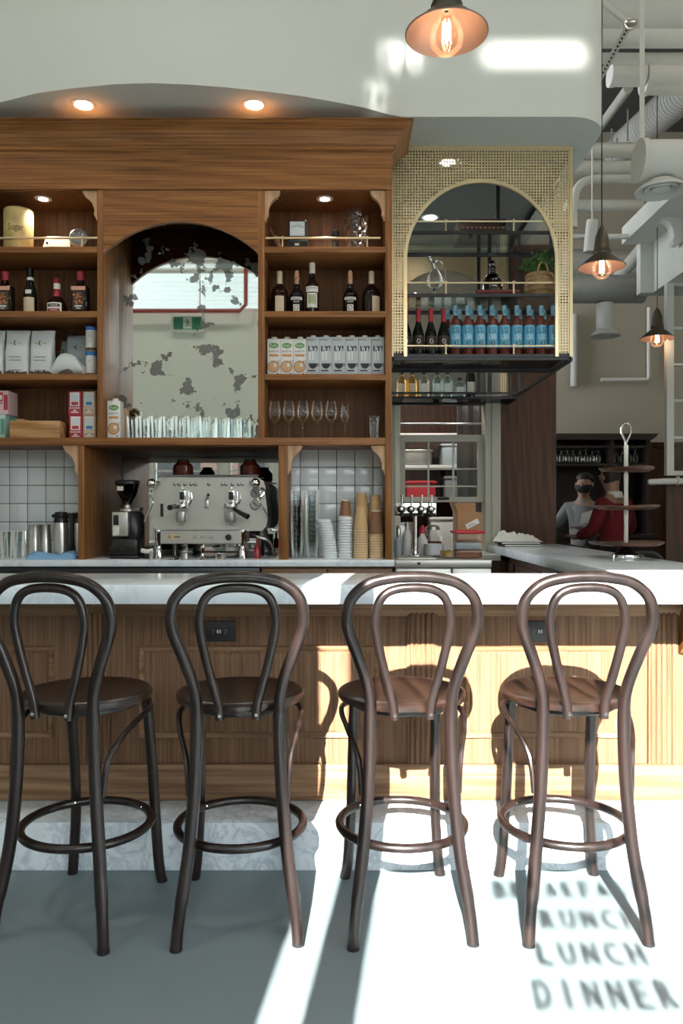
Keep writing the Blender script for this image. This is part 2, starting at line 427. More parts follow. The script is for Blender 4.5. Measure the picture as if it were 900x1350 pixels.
# lettering on the pane, read from the street; the sun throws it on the floor
for word, zc, wd, hh in [('BREAKFAST', 2.257, .52, .072), ('BRUNCH', 2.139, .378, .073), ('LUNCH', 2.021, .318, .075), ('DINNER', 1.903, .385, .080)]:
    t = MB('vinyl_black'); nl = len(word); pw = wd / (nl - .36)
    for q in range(4):
        for i, ch in enumerate(word): t.text(ch, .335 - wd / 2 + pw * (i + .32) + (-.0048, -.0016, .0016, .0048)[q], zc + (0, .002, -.002, 0)[q], pw * (.10 if ch == 'I' else .60), hh - .003, flat(yy - .0035 - .0002 * q))
    tag(solo(t, 'window_lettering', 'black %s lettering on the shop window pane' % word, 'lettering'), group='menu words on the shop window')
# canopy outside over the left windows, ribbed underneath
m = MB('canopy_steel'); zc_ = 5.35
def cedge(d): return -.70 - .12 * d
m.prism([(-7, YF - .14), (cedge(.14), YF - .14), (cedge(8.4), YF - 8.4), (-7, YF - 8.4)], zc_, zc_ + .08, 'xy')
for i in range(28): d = .4 + i * .29; m.box(-7, cedge(d) - .05, YF - d - .03, YF - d + .03, zc_ - .06, zc_)
struct(m, 'roof_canopy')
# low dark building added across the street to darken the niche mirror's view
m = MB('street_brick'); m.box(-14, 16, -15.4, -14.6, 0, 4.6); m.mat('black_matt')
for i in range(9): m.box(-12.5 + 3.1 * i, -10.6 + 3.1 * i, -14.62, -14.56, .9, 3.2)
m.mat('duct_white'); m.box(-14, 16, -15.5, -14.5, 4.6, 4.75)
struct(m, 'wall_across_street')
# exit sign and the sprinkler pipe on the front wall
t = thing('exit_sign', 'green running man exit sign seen in the antique mirror', 'exit sign', (-1.98, YF, 3.66))
MB('sign_white').box(-2.19, -1.77, YF, YF + .05, 3.64, 3.88, .008).build('housing', t)
m = MB('sign_green'); m.box(-2.16, -1.80, YF + .05, YF + .054, 3.68, 3.845); m.build('face', t)
m = MB('sign_white'); yq = YF + .0545
def fig(u, v): return (-1.98 - u, yq, 3.76 + v)
m.box(-2.035, -1.925, YF + .054, YF + .0546, 3.69, 3.835); g = m.build('panel', t)
m = MB('sign_green')
for path, r in [([(0, .03, ), (-.008, -.008)], .010), ([(-.008, -.008), (.018, -.03), (.012, -.058)], .006), ([(-.008, -.008), (-.02, -.035), (-.042, -.045)], .006), ([(0, .025), (.022, .012), (.034, .02)], .005), ([(0, .025), (-.022, .018), (-.03, -.002)], .005)]:
    m.tube([(-1.98 - a, YF + .0555, 3.765 + b) for a, b in path], r, 6)
m.ball((-1.984, YF + .0555, 3.81), .011, 10); m.build('pictogram', t)
m = MB('pipe_red'); m.tube([(-3.9, YF + .13, 3.9), (-1.30, YF + .13, 3.9), (-1.22, YF + .13, 3.98), (-1.22, YF + .13, 4.45)], .028, 10)
m.mat('white_paint').tube([(-3.9, YF + .1, 4.42), (-1.1, YF + .1, 4.42)], .035, 10)
solo(m, 'hanging_pipe', 'red sprinkler pipe along the front wall seen in the antique mirror', 'pipe', (-1.3, YF + .1, 3.9))

# plaster bulkhead over the bar: serpentine front, rounded end, flat soffit with lights
HS = 3.5
edge = [(0, 135), (50, 122.5), (100, 116), (150, 111), (200, 109.5), (250, 111.5), (300, 115.5), (350, 120.5), (400, 127), (450, 136), (480, 141.8), (512, 151)]
pl = []
for px, py in edge:
    y = (HS - H) * F / (675 - py); pl.append((X(px, y), y))
mir = [(2 * -.95 - a, b) for a, b in pl if a > -.9]
mir.sort(); pl = [(a, b) for a, b in pl]
left = [(-4.0, 4.342), (-2.75, 4.342)] + [(-2.45, 4.31), (-2.2, 4.25)]
out = left + pl + [(.33, 4.342), (1.26, 4.342)]
for i in range(1, 13):
    a = -PI / 2 + (PI / 2) * i / 12; out.append((1.26 + .228 * math.cos(a), 4.342 + .228 + .228 * math.sin(a)))
out += [(1.488, 6.44), (-4.0, 6.44)]
struct(MB('plaster').prism(out, HS, 6.9, 'xy'), 'wall_bulkhead')
struct(MB('plaster').box(-4.0, .262, 5.09, 5.2, 0, HS), 'wall_behind_bar')
# end wall of the bay with the pass-through window, walnut panel beside it
YE = 6.44
wx0, wx1 = X(527, YE), X(638, YE)
wz0, wz1 = 1.0, Z(530, YE)
m = MB('plaster_far'); m.box(-.2, wx0, YE, YE + .12, 0, HS); m.box(wx0, X(658, YE), YE, YE + .12, wz1, HS); m.box(wx0, wx1, YE, YE + .12, 0, wz0); m.box(wx1, X(658, YE), YE, YE + .12, 0, wz1)
struct(m, 'wall_pass')
struct(MB('walnut_panel').box(X(658, YE), 1.74, YE - .02, YE + .12, 0, HS), 'wall_walnut')
struct(MB('walnut_panel').box(1.68, 1.74, YE + .12, 8.6, 0, HS), 'wall_kitchen_side')
m = MB('walnut_panel'); m.box(-.2, 1.68, 8.6, 8.7, 0, HS); m.box(-.3, -.2, YE, 8.7, 0, HS)
struct(m, 'wall_kitchen')
struct(MB('ceiling_deck').box(-.2, 1.68, YE + .12, 8.6, 3.0, 3.06), 'ceiling_kitchen')
# casing
m = MB('trim_paint'); m.box(X(520, YE), wx0, YE - .05, YE, wz0, wz1); m.box(wx1, X(658, YE), YE - .06, YE, .9, HS - .6); m.box(wx0, wx1, YE - .05, YE, wz1, wz1 + .05)
m.box(X(646, YE), X(655, YE), YE - .075, YE - .06, .9, HS - .6)
struct(m, 'trim_1')
# sash: frame, muntins, panes
zt, zb = Z(573, YE), Z(662, YE)
m = MB('trim_paint'); ys0, ys1 = YE + .01, YE + .06
m.box(wx0, X(534, YE), ys0, ys1, zb, zt); m.box(X(630, YE), wx1, ys0, ys1, zb, zt); m.box(wx0, wx1, ys0 + .001, ys1 - .001, Z(582, YE), zt); m.box(wx0, wx1, ys0 + .001, ys1 - .001, zb, Z(655, YE))
for px in (565, 598): m.box(X(px - 1, YE), X(px + 1, YE), ys0 + .01, ys1 - .01, zb, zt)
for py in (618, 641): m.box(wx0, wx1, ys0 + .011, ys1 - .011, Z(py + 1, YE), Z(py - 1, YE))
sash = struct(m, 'window_%d' % (n + 1))
MB('window_glass').box(X(534, YE), X(630, YE), YE + .033, YE + .037, Z(655, YE), Z(582, YE)).build('pane', sash)
m = MB('black_metal'); m.tube([(X(578, YE), ys0 - .03, zb + .03), (X(578, YE), ys0 - .045, zb + .03), (X(590, YE), ys0 - .045, zb + .03), (X(590, YE), ys0 - .03, zb + .03)], .012, 8); m.tube([(X(578, YE), ys0, zb + .03), (X(578, YE), ys0 - .045, zb + .03)], .01, 8); m.tube([(X(590, YE), ys0, zb + .03), (X(590, YE), ys0 - .045, zb + .03)], .01, 8); m.build('handle', sash)
# kitchen behind the pass
t = thing('kitchen_shelf', 'white wire shelving with trays behind the pass window', 'shelf', (.75, 8.2, 0))
for i, z in enumerate((.9, 1.45, 1.78, 2.1)): MB('white_paint').box(.2, 1.4, 8.0, 8.45, z, z + .03).build('shelf', t)
for a, b in ((.2, 8.0), (1.37, 8.0), (.2, 8.42), (1.37, 8.42)): MB('white_paint').box(a, a + .03, b, b + .03, 0, 2.4).build('post', t)
kb = [(.28, .22, 1.81, .2, 'paper_white'), (.62, .3, 1.81, .16, 'steel'), (1.02, .22, 1.81, .22, 'bag_grey'), (.30, .28, 1.48, .14, 'red_plastic'), (.66, .3, 1.48, .17, 'red_plastic'), (1.05, .2, 1.48, .22, 'shirt_white'), (.35, .4, .93, .3, 'steel'), (.9, .35, .93, .35, 'paper_white')]
for i, (x, wd, z, h, mt) in enumerate(kb):
    z += .002; lb = ['white tub at the left on the shelving behind the sash window', 'steel tub on the upper shelf behind the sash window', 'grey crate at the right behind the sash window', 'red crate at the left behind the sash window', 'red crate in the middle behind the sash window', 'pale tub at lower right behind the sash window', 'steel bin low on the kitchen shelving', 'white bin low on the kitchen shelving'][i]
    m = MB(mt); m.box(x, x + wd, 8.05, 8.3, z, z + h, .02); m.box(x - .012, x + wd + .012, 8.038, 8.312, z + h - .03, z + h - .005, .006); solo(m, 'storage_tub', lb, 'tub', (x, 8.05, z))
m = MB('cloth_blue'); 
pts = [(1.05 + i * .05, 7.2 + .02 * (i % 2), 0) for i in range(8)]
m.mat('shirt_white'); m.prism([(a, b) for a, b, _ in pts] + [(a, b + .012) for a, b, _ in reversed(pts)], 1.25, 2.3, 'xy'); solo(m, 'strip_curtain', 'pale hanging cloth strip behind the sash window', 'curtain', (1.05, 7.2, 1.25))
m = MB('steel'); m.lathe([(0, 0), (.14, 0), (.15, .03), (.15, .2), (.145, .2), (.14, .03), (0, .02)], (.72, 6.95, 2.08), 24); 
l = bpy.data.lights.new('kitchen_fill_light', 'AREA'); l.shape = 'RECTANGLE'; l.size = .9; l.size_y = .12; l.energy = 24; l.color = (1, .97, .92)  # added lamp that brightens what shows through the sash panes
t = thing('kitchen_fill', 'added long fill lamp behind the pass window', 'lamp', (.75, 7.3, 3.0))
MB('white_paint').box(.28, 1.22, 7.23, 7.37, 2.94, 3.0, .01).build('housing', t)
o = bpy.data.objects.new('kitchen_fill_light', l); COL.objects.link(o); o.location = (0, 0, -.07); o.parent = t
# transom beam with utensils rail
t = thing('utensil_rail', 'dark steel rail across the opening above the sash window', 'rail', (.8, YE + .1, 2.0))
MB('steel').tube([(wx0, YE + .1, 2.06), (wx1, YE + .1, 2.06)], .008, 8).build('bar', t)

# recessed lights
def downlight(name, label, x, y, z, r=.047, power=14, group=None, spot=True):
    t = thing(name, label, 'ceiling light', (x, y, z), 0, group)
    m = MB('white_paint'); m.lathe([(r, -.003), (r + .012, -.006), (r + .02, -.003), (r + .02, 0), (r, 0)], (x, y, z), 28); m.build('ring', t)
    MB('downlight').lathe([(0, -.004), (r, -.004), (r, -.002), (0, -.002)], (x, y, z), 24).build('lens', t)
    l = bpy.data.lights.new(name + '_glow', 'SPOT'); l.energy = power; l.spot_size = R(110); l.spot_blend = .8; l.color = (1, .88, .72); l.shadow_soft_size = r
    o = bpy.data.objects.new(name + '_glow', l); COL.objects.link(o); o.location = (0, 0, -.012); o.parent = t
    return t
ys = (HS - H) * F / (675 - 138)
downlight('recessed_spotlight', 'left recessed light in the soffit above the oak cornice', X(110, ys), ys, HS, group='soffit lights over the cornice')
downlight('recessed_spotlight', 'right recessed light in the soffit above the oak cornice', X(335, ys), ys, HS, group='soffit lights over the cornice')
downlight('recessed_spotlight', 'recessed light seen through the brass perforated panel', .654, 4.876, 3.488, power=5, group='soffit lights over the brass cage')
downlight('recessed_spotlight', 'recessed light seen inside the brass arch above the top shelf', .648, 5.79, 3.488, power=5, group='soffit lights over the brass cage')
# ------------------------------------------------------------------ the bar, the peninsula, the step
ZB = 1.074; YB0, YB1 = 2.82, 3.35; YP = 3.185; ZU = ZB - .07
XL, XR = -2.6, 1.75
solo(MB('marble').box(XL, XR, YB0, YB1, ZU, ZB, .004), 'bar_worktop', 'long white marble bar worktop with a thick front edge', 'worktop', (0, YB0, ZU))
XP = 1.18
solo(MB('marble').box(XP, XR, YB1, 6.42, ZB - .062, ZB, .004), 'peninsula_worktop', 'white marble worktop running back from the bar to the walnut wall', 'worktop', (XP, YB1, ZB - .06))
ob = thing('peninsula_cabinet', 'dark panelled base under the marble peninsula worktop', 'counter base', (1.45, 4.9, 0))
MB('walnut_panel').box(XP + .06, XR - .04, 3.36, 6.415, .0, ZB - .063).build('body', ob)
m = MB('walnut_panel')
for i in range(4): y0 = 3.45 + i * .74; m.box(XP + .045, XP + .06, y0, y0 + .66, .12, .96, .006)
m.build('panel', ob)
# oak front
bf = thing('bar_counter', 'oak panelled bar front with fluted pilasters', 'bar', (0, YP, 0))
MB('bar_oak_upright').box(XL, XR - .02, YP, YP + .06, .1795, ZU - .001).build('panel', bf)
MB('bar_oak_level').box(XL, XR - .02, YP - .022, YP, .1795, Z(1008, YP - .022), .004).build('plinth', bf)
m = MB('bar_oak_level'); zt_ = Z(800, YP); zm = Z(812, YP)
prof = [(YP, ZU), (YP - .034, ZU), (YP - .034, zt_), (YP - .028, zt_ - .012), (YP - .014, zm + .006), (YP - .010, zm), (YP, zm)]
m.prism([(y, z) for y, z in prof], XL, XR - .02, 'yz'); m.build('top_moulding', bf)
def frame_mould(m, x0, x1, z0, z1, y, wd=.022, d=.014):
    """raised picture-frame moulding, mitred"""
    pr = [(0, 0), (.25, d), (.6, d * .8), (1, .2 * d), (1, 0)]
    rings = []
    for t, dd in pr:
        a = t * wd; rings.append([(x0 + a, y - dd, z0 + a), (x1 - a, y - dd, z0 + a), (x1 - a, y - dd, z1 - a), (x0 + a, y - dd, z1 - a)])
    vs = [p for r in rings for p in r]; fs = []
    for i in range(len(rings) - 1):
        for k in range(4): fs.append((i * 4 + k, i * 4 + (k + 1) % 4, i * 4 + 4 + (k + 1) % 4, i * 4 + 4 + k))
    m.add(vs, fs)
pil = [(X(127, YP), .115), (X(556, YP), .118), (X(872, YP), .118)]
pil = [(pil[0][0] - 1.12, .115)] + pil
fz0, fz1 = Z(973, YP), Z(851, YP)
spans = [(XL, pil[0][0] - .06), (pil[0][0] + .06, pil[1][0] - .06), (pil[1][0] + .06, pil[2][0] - .06), (pil[2][0] + .06, pil[3][0] - .06), (pil[3][0] + .06, XR - .02)]
for a, b in spans:
    if b - a < .3: continue
    m = MB('bar_oak_level'); frame_mould(m, a + .11, b - .11, fz0, fz1, YP); m.build('panel_moulding', bf)
    m = MB('bar_oak_upright'); m.box(a + .14, b - .14, YP - .004, YP, fz0 + .03, fz1 - .03); m.build('raised_field', bf)
for x, wd in pil:
    m = MB('bar_oak_upright'); zt2 = ZU - .035; zb2 = Z(1008, YP)
    m.box(x - wd / 2, x + wd / 2, YP - .016, YP, zb2, zt2)
    for i in range(5):
        c = x - wd * .36 + wd * .18 * i
        m.lathe([(.0, 0), (.0085, 0), (.0085, zt2 - zb2 - .05), (0, zt2 - zb2 - .042)], (c, YP - .016, zb2 + .01), 10)
    m.build('pilaster', bf)
# corbel at the right end
xb = 1.353; m = MB('oak_upright')
m.prism([(YP, ZU), (YP - .22, ZU), (YP - .225, ZU - .035), (YP - .19, ZU - .06), (YP - .15, ZU - .10), (YP - .075, ZU - .15), (YP - .05, ZU - .205), (YP - .02, ZU - .235), (YP, ZU - .235)], xb, xb + .11, 'yz'); m.build('corbel', bf)
# marble foot step
solo(MB('marble_step').box(XL, XR, 2.943, YP + .05, 0, .178, .003), 'foot_step', 'white marble step along the foot of the bar', 'step', (0, 2.95, 0))
# outlets
for px, lb in ((289, 'black double socket behind the second stool from the left'), (711, 'black double socket behind the stool nearest the cake stand')):
    x = X(px, YP); z = Z(832, YP); t = thing('wall_socket', lb, 'socket', (x, YP, z), 0, 'sockets on the bar front')
    MB('black_plastic').box(x - .066, x + .066, YP - .009, YP, z - .042, z + .042, .004).build('cover', t)
    m = MB('black_plastic'); m.box(x - .042, x + .042, YP - .012, YP - .009, z - .02, z + .02, .002)
    m.mat('ink_grey')
    for dx in (-.028, .024):
        for dz in (-.008, .006): m.box(x + dx, x + dx + .004, YP - .0128, YP - .012, z + dz - .003, z + dz + .003)
        m.box(x + dx + .008, x + dx + .010, YP - .0128, YP - .012, z - .004, z + .004)
    m.build('receptacle', t)
    m = MB('label_white'); m.box(x - .008, x - .002, YP - .013, YP - .012, z - .007, z + .007); m.box(x + .002, x + .008, YP - .013, YP - .012, z - .007, z + .007); m.build('usb_port', t)
# bag hooks under the overhang
hk = None
for px in (118, 122, 550, 562, 868, 880):
    x = X(px, 3.05)
    if hk is None:
        hk = thing('bag_hook', 'small black bag hook under the bar overhang', 'hook', (0, 0, 0), 0, 'bag hooks under the bar')
        MB('black_metal').box(-.012, .012, -.012, .012, -.004, 0).build('plate', hk, False)
        MB('black_metal').tube(bez([(0, 0, -.002), (0, -.006, -.018), (0, -.03, -.026), (0, -.036, -.010)], 6), .005, 8).build('hook', hk, False)
        hk.location = (x, 3.06, ZU)
    else: hk = dup(hk, (x, 3.06, ZU))
for o in [o for o in COL.objects if o.name.startswith('bag_hook')]:
    px = 450 + o.location.x * F / 3.05
    o['label'] = ('black bag hook at the %s of the pair over the %s fluted pilaster' % ('left' if px in () or o.name in ('bag_hook', 'bag_hook.002', 'bag_hook.004') else 'right', 'leftmost' if px < 200 else 'middle' if px < 700 else 'rightmost'))

# ------------------------------------------------------------------ bar stools
U = 1.18
def stool_proto():
    t = thing('bar_stool', 'x', 'bar stool', (0, 0, 0), 0, 'bentwood stools along the bar')
    m = MB('seat_wood')
    r = .182
    m.lathe([(0, .592), (r - .022, .592), (r - .004, .598), (r, .608), (r - .001, .617), (r - .008, .6225), (r - .018, .6235), (r - .03, .621), (.10, .6165), (0, .6155)], (0, 0, 0), 48)
    m.v = [(a * U, b * U, c * U) for a, b, c in m.v]; m.build('seat', t, False)
    m = MB('stool_wood'); m.lathe([(r - .07, .576), (r - .045, .576), (r - .040, .580), (r - .040, .592), (r - .07, .592)], (0, 0, 0), 40); m.v = [(a * U, b * U, c * U) for a, b, c in m.v]; m.build('seat_ring', t, False)
    # outer hoop: rear legs and back in one bentwood piece
    half = [(.157, -.215, 0), (.150, -.206, .08), (.128, -.180, .24), (.113, -.172, .42), (.108, -.173, .58), (.113, -.180, .66), (.140, -.190, .745), (.165, -.199, .81), (.172, -.204, .855), (.160, -.209, .905), (.118, -.213, .942), (.06, -.215, .957)]
    pts = half + [(0, -.2155, .9605)] + [(-a, b, c) for a, b, c in reversed(half)]
    pts = bez(pts, 7); k = len(pts); rad = []
    for p in pts: rad.append((.0155 if p[2] < .1 else .0172 if p[2] < .6 else .0155 if p[2] < .9 else .0150) * U)
    m = MB('stool_wood'); m.tube([p * U for p in pts], rad, 12); m.build('back_hoop', t, False)
    ih = [(.0475, -.191, .585), (.052, -.192, .63), (.076, -.197, .72), (.094, -.202, .80), (.099, -.206, .85), (.086, -.2095, .90), (.055, -.211, .925)]
    pts = bez(ih + [(0, -.212, .932)] + [(-a, b, c) for a, b, c in reversed(ih)], 7)
    m = MB('stool_wood'); m.tube([p * U for p in pts], .0122 * U, 10); hp = m.build('inner_hoop', t, False)
    for s in (-1, 1): MB('chrome').lathe([(0, 0), (.006, 0), (.0055, .0025), (0, .004)], (0, 0, 0), 10, Matrix.Translation((s * .0475 * U, -.2035 * U, .598 * U)) @ Matrix.Rotation(R(90), 4, 'X')).build('screw', hp, False)
    for s in (-1, 1):
        pts = bez([(s * .148, .187, 0), (s * .140, .180, .06), (s * .131, .176, .20), (s * .128, .165, .32), (s * .125, .140, .50), (s * .122, .128, .567)], 6)
        m = MB('stool_wood'); m.tube([p * U for p in pts], .0160 * U, 12); m.build('leg', t, False)
        # bent brace from the front leg over to the rear leg
        pts = bez([(s * .134, .128, .556), (s * .165, .06, .562), (s * .172, -.02, .556), (s * .158, -.10, .525), (s * .138, -.150, .47), (s * .130, -.166, .38)], 6)
        m = MB('stool_wood'); m.tube([p * U for p in pts], .0078 * U, 8); m.build('brace', t, False)
    m = MB('stool_wood'); m.torus((0, -.002 * U, .24 * U), .178 * U, .0125 * U, 56, 10); fr = m.build('foot_ring', t, False)
    for s in (-1, 1): MB('chrome').ball((s * .108 * U, .129 * U, .243 * U), .006, 8).build('screw', fr, False)
    for a, b in ((.157, -.215), (-.157, -.215), (.148, .187), (-.148, .187)): MB('black_plastic').lathe([(0, 0), (.0165 * U, 0), (.0165 * U, .008), (0, .008)], (a * U, b * U, -.0005), 12).build('glide', t, False)
    return t
st = stool_proto()
spots = [(-.858, 2.675, -10, 'dark bentwood bar stool at far left, cut by the photo edge'), (-.340, 2.675, 5, 'dark bentwood bar stool in shade in front of the left socket'), (.203, 2.68, 4, 'dark bentwood bar stool in sun before the middle fluted pilaster'), (.756, 2.69, 1, 'dark bentwood bar stool in sun over the floor lettering, rightmost')]
for i, (x, y, a, lb) in enumerate(spots):
    if i == 0: st.location = (x, y, .001); st.rotation_euler = (0, 0, R(a)); st['label'] = lb
    else: dup(st, (x, y, .001), R(a), lb)

# ------------------------------------------------------------------ back counter
YC = 4.31
solo(MB('marble').box(-2.6, X(520, 4.27), 4.27, 5.08, ZB - .036, ZB, .003), 'back_worktop', 'white marble back worktop under the oak shelving', 'worktop', (-1, 4.27, ZB))
def drawer_unit(name, label, cat, x0, x1, mat, y0=4.29, n_=1, kn='brass_rail'):
    t = thing(name, label, cat, ((x0 + x1) / 2, y0 + .3, 0))
    MB(mat).box(x0, x1, y0 + .02, y0 + .6, .0, ZB - .038).build('body', t)
    w = (x1 - x0) / n_
    for i in range(n_):
        a, b = x0 + w * i + .006, x0 + w * (i + 1) - .006
        d = MB(mat).box(a, b, y0, y0 + .02, .80, ZB - .05, .003).build('drawer', t)
        MB(kn).ball(((a + b) / 2, y0 - .012, .97), .011, 10).build('knob', d)
        d = MB(mat).box(a, b, y0, y0 + .02, .10, .79, .003).build('door', t)
        MB(kn).ball((b - .04, y0 - .012, .7), .011, 10).build('knob', d)
    return t
drawer_unit('drawer_cabinet', 'oak drawer cabinet with small brass knobs beside the steel fridge', 'cabinet', X(344, 4.29), X(518, 4.29), 'drawer_wood', n_=2)
t = thing('undercounter_dishwasher', 'black and steel machine under the back worktop on the left', 'dishwasher', (-1.2, 4.6, 0))
xa, xb_ = -2.3, X(342, 4.29)
MB('black_metal').box(xa, xb_, 4.31, 4.9, 0, ZB - .038).build('body', t)
MB('steel_dark').box(xa, xb_, 4.285, 4.31, .2, .955, .004).build('door', t)
MB('steel').tube([(xa + .1, 4.255, .93), (xb_ - .1, 4.255, .93)], .012, 8).build('handle', t)
MB('black_plastic').box(xa, xb_, 4.295, 4.31, .965, 1.03, .003).build('control_panel', t)
# beer fridge with the steel top
fx0, fx1 = X(520.5, 4.27), X(648, 4.27)
t = thing('beer_fridge', 'steel two door fridge under the beer taps', 'fridge', ((fx0 + fx1) / 2, 4.6, 0))
MB('steel_dark').box(fx0, fx1, 4.29, 4.98, .05, ZB - .04).build('body', t)
MB('steel_brushed').box(fx0, fx1, 4.27, 5.0, ZB - .04, ZB, .004).build('top', t)
mid = X(595, 4.27)
for a, b, lb in ((fx0, mid, 1), (mid, fx1, 0)):
    d = MB('steel_brushed').box(a + .004, b - .004, 4.262, 4.29, .12, ZB - .046, .006).build('door', t)
    if lb: 
        mm = MB('chrome'); mm.tube([(a + .02, 4.255, .972), (a + .025, 4.235, .972), (b - .06, 4.235, .972), (b - .055, 4.255, .972)], .014, 10); mm.build('handle', d)
    else: MB('black_plastic').box(a + .03, b - .02, 4.258, 4.262, .945, .985, .002).build('handle', d)
MB('black_plastic').box(X(550, 4.268), X(554, 4.268), 4.2685, 4.27, ZB - .026, ZB - .012).build('thermometer', t)
MB('black_plastic').box(fx0, fx1, 4.32, 4.95, 0, .05).build('plinth', t)
MB('steel_brushed').box(fx0 + .02, X(575, 4.33), 4.33, 4.6, ZB, ZB + .008, .003).build('drip_grille', t)
# counter under the pass window beyond the fridge
m = MB('walnut_panel'); m.box(.27, XP + .04, 5.86, 6.41, 0, ZB - .1); m.mat('trim_paint').box(.27, XP - .005, 5.85, 6.41, ZB - .1, ZB - .06); solo(m, 'pass_counter', 'painted counter under the pass window', 'counter', (.7, 6.1, 0))
# ------------------------------------------------------------------ oak shelving behind the bar
K = YC / F
def cx(px): return (px - 450) * K
def cz(py): return H + (675 - py) * K
cab = thing('oak_shelving', 'tall oak back bar shelving with moulded cornice and arched mirror niche', 'shelving', (cx(237.5), YC, ZB))
XR_ = cx(516.5); XL_ = cx(-42); YK = 4.63; D = YK - YC
# cornice with a mitred return at both ends
zc1 = 3.424; zf1 = cz(200)
pr = [(0, zf1), (.004, zf1), (.012, zf1 + .006), (.012, zf1 + .022), (.022, zf1 + .03), (.035, zf1 + .055), (.052, zf1 + .088), (.078, zf1 + .108), (.095, zf1 + .116), (.095, zf1 + .124), (.110, zf1 + .128), (.110, zc1), (0, zc1)]
vs = []; fs = []
for d, z in pr: vs += [(XL_ - d, YK, z), (XL_ - d, YC - d, z), (XR_ + d, YC - d, z), (XR_ + d, YK, z)]
for i in range(len(pr) - 1):
    for k in range(3): fs.append((i * 4 + k, i * 4 + k + 1, i * 4 + 5 + k, i * 4 + 4 + k))
fs.append((len(vs) - 4, len(vs) - 3, len(vs) - 2, len(vs) - 1))
MB('oak_level').add(vs, fs).build('cornice', cab, sharp=20)
m = MB('oak_level'); m.box(XL_, XR_, YC, YC + .03, cz(249), zf1); m.box(XR_ - .03, XR_, YC + .03, YK, cz(249), zf1); m.box(XL_, XL_ + .03, YC + .03, YK, cz(249), zf1); m.build('frieze', cab)
MB('oak_level').box(XL_, XR_, YC - .006, YC, cz(250), cz(246), .002).build('bead', cab)
MB('back_board').box(XL_ + .03, XR_ - .03, YC + .03, YK, cz(250), cz(246)).build('ceiling_board', cab)
def board(name, x0, x1, z0, z1, mat='oak_upright', y0=YC, y1=YK, bev=.002): return MB(mat).box(x0, x1, y0, y1, z0, z1, bev).build(name, cab)
zs = [(cz(333), cz(325)), (cz(418), cz(410)), (cz(501), cz(493)), (cz(587), cz(577))]
# uprights
for a, b in ((-42, -33), (128, 136), (340, 348.5)): board('upright', cx(a), cx(b), zs[3][1], cz(250))
board('upright', cx(508), XR_, ZB, cz(250))
for a, b in ((-45, -36),): board('upright', cx(a), cx(b), ZB, zs[3][0])
board('upright', cx(103), cx(111), ZB, zs[3][0], y1=5.05); board('upright', cx(367), cx(379), ZB, zs[3][0], y1=5.05)
# shelves
board('shelf', XL_ - .01, cx(508), zs[3][0], zs[3][1], 'oak_level', y0=YC - .008, bev=.004)
for z0, z1 in zs[:3]:
    board('shelf', cx(-33), cx(128), z0, z1, 'oak_level', bev=.003); board('shelf', cx(348.5), cx(508), z0, z1, 'oak_level', bev=.003)
board('niche_top', cx(111), cx(367), zs[3][0] - .006, zs[3][0], 'back_board', y0=YC + .01, y1=5.05)
# back boards
for a, b in ((-42, 136), (340, 516)): MB('back_board').box(cx(a), cx(b), YK, YK + .012, zs[3][0], cz(246)).build('back_board', cab)
# arch over the mirror niche
ax0, ax1 = cx(136), cx(340); acx = (ax0 + ax1) / 2; half = (ax1 - ax0) / 2; zsp = cz(333.5); rise = cz(292) - zsp
Ra = (half ** 2 + rise ** 2) / (2 * rise); a_m = math.asin(half / Ra)
arc = [(acx + Ra * math.sin(-a_m + 2 * a_m * i / 32), zsp + rise - Ra + Ra * math.cos(-a_m + 2 * a_m * i / 32)) for i in range(33)]
m = MB('oak_level'); zt3 = cz(250); vs = []; fs = []
for x, z in arc: vs += [(x, YC + .002, z), (x, YC + .002, zt3), (x, YC + .03, z), (x, YC + .03, zt3)]
for i in range(32):
    b = i * 4; fs += [(b, b + 4, b + 5, b + 1), (b + 2, b + 3, b + 7, b + 6), (b, b + 2, b + 6, b + 4), (b + 1, b + 5, b + 7, b + 3)]
m.add(vs, fs); m.build('arch_panel', cab)
m = MB('back_board'); m.box(ax0, ax1, YC + .03, YK, cz(252), cz(249)); m.build('niche_ceiling', cab)
MB('antique_mirror').box(ax0, ax1, YK - .012, YK, zs[3][1], cz(252)).build('mirror', cab)
# light oak brackets
br = [(0, 0), (20, 0), (19.8, -3), (17.5, -6), (17, -8), (12, -11.5), (8, -16), (6, -21), (4.5, -26), (5.5, -31), (4, -34), (2.5, -36), (2, -39), (0, -40)]
def bracket(px, py, s, k=1.0, kz=1.0):
    x, z = cx(px), cz(py)
    MB('raw_oak').prism([(x + s * u * K * k, z + v * K * kz) for u, v in br], YC + .012, YC + .045, 'xz').build('bracket', cab)
bracket(128, 250, -1); bracket(348.5, 250, 1); bracket(508, 250, -1); bracket(-33, 250, 1)
bracket(103, 587, -1, 1.05, 1.05); bracket(379, 587, 1, .95, .95); bracket(508, 587, -1, .95, .95); bracket(-36, 587, 1)
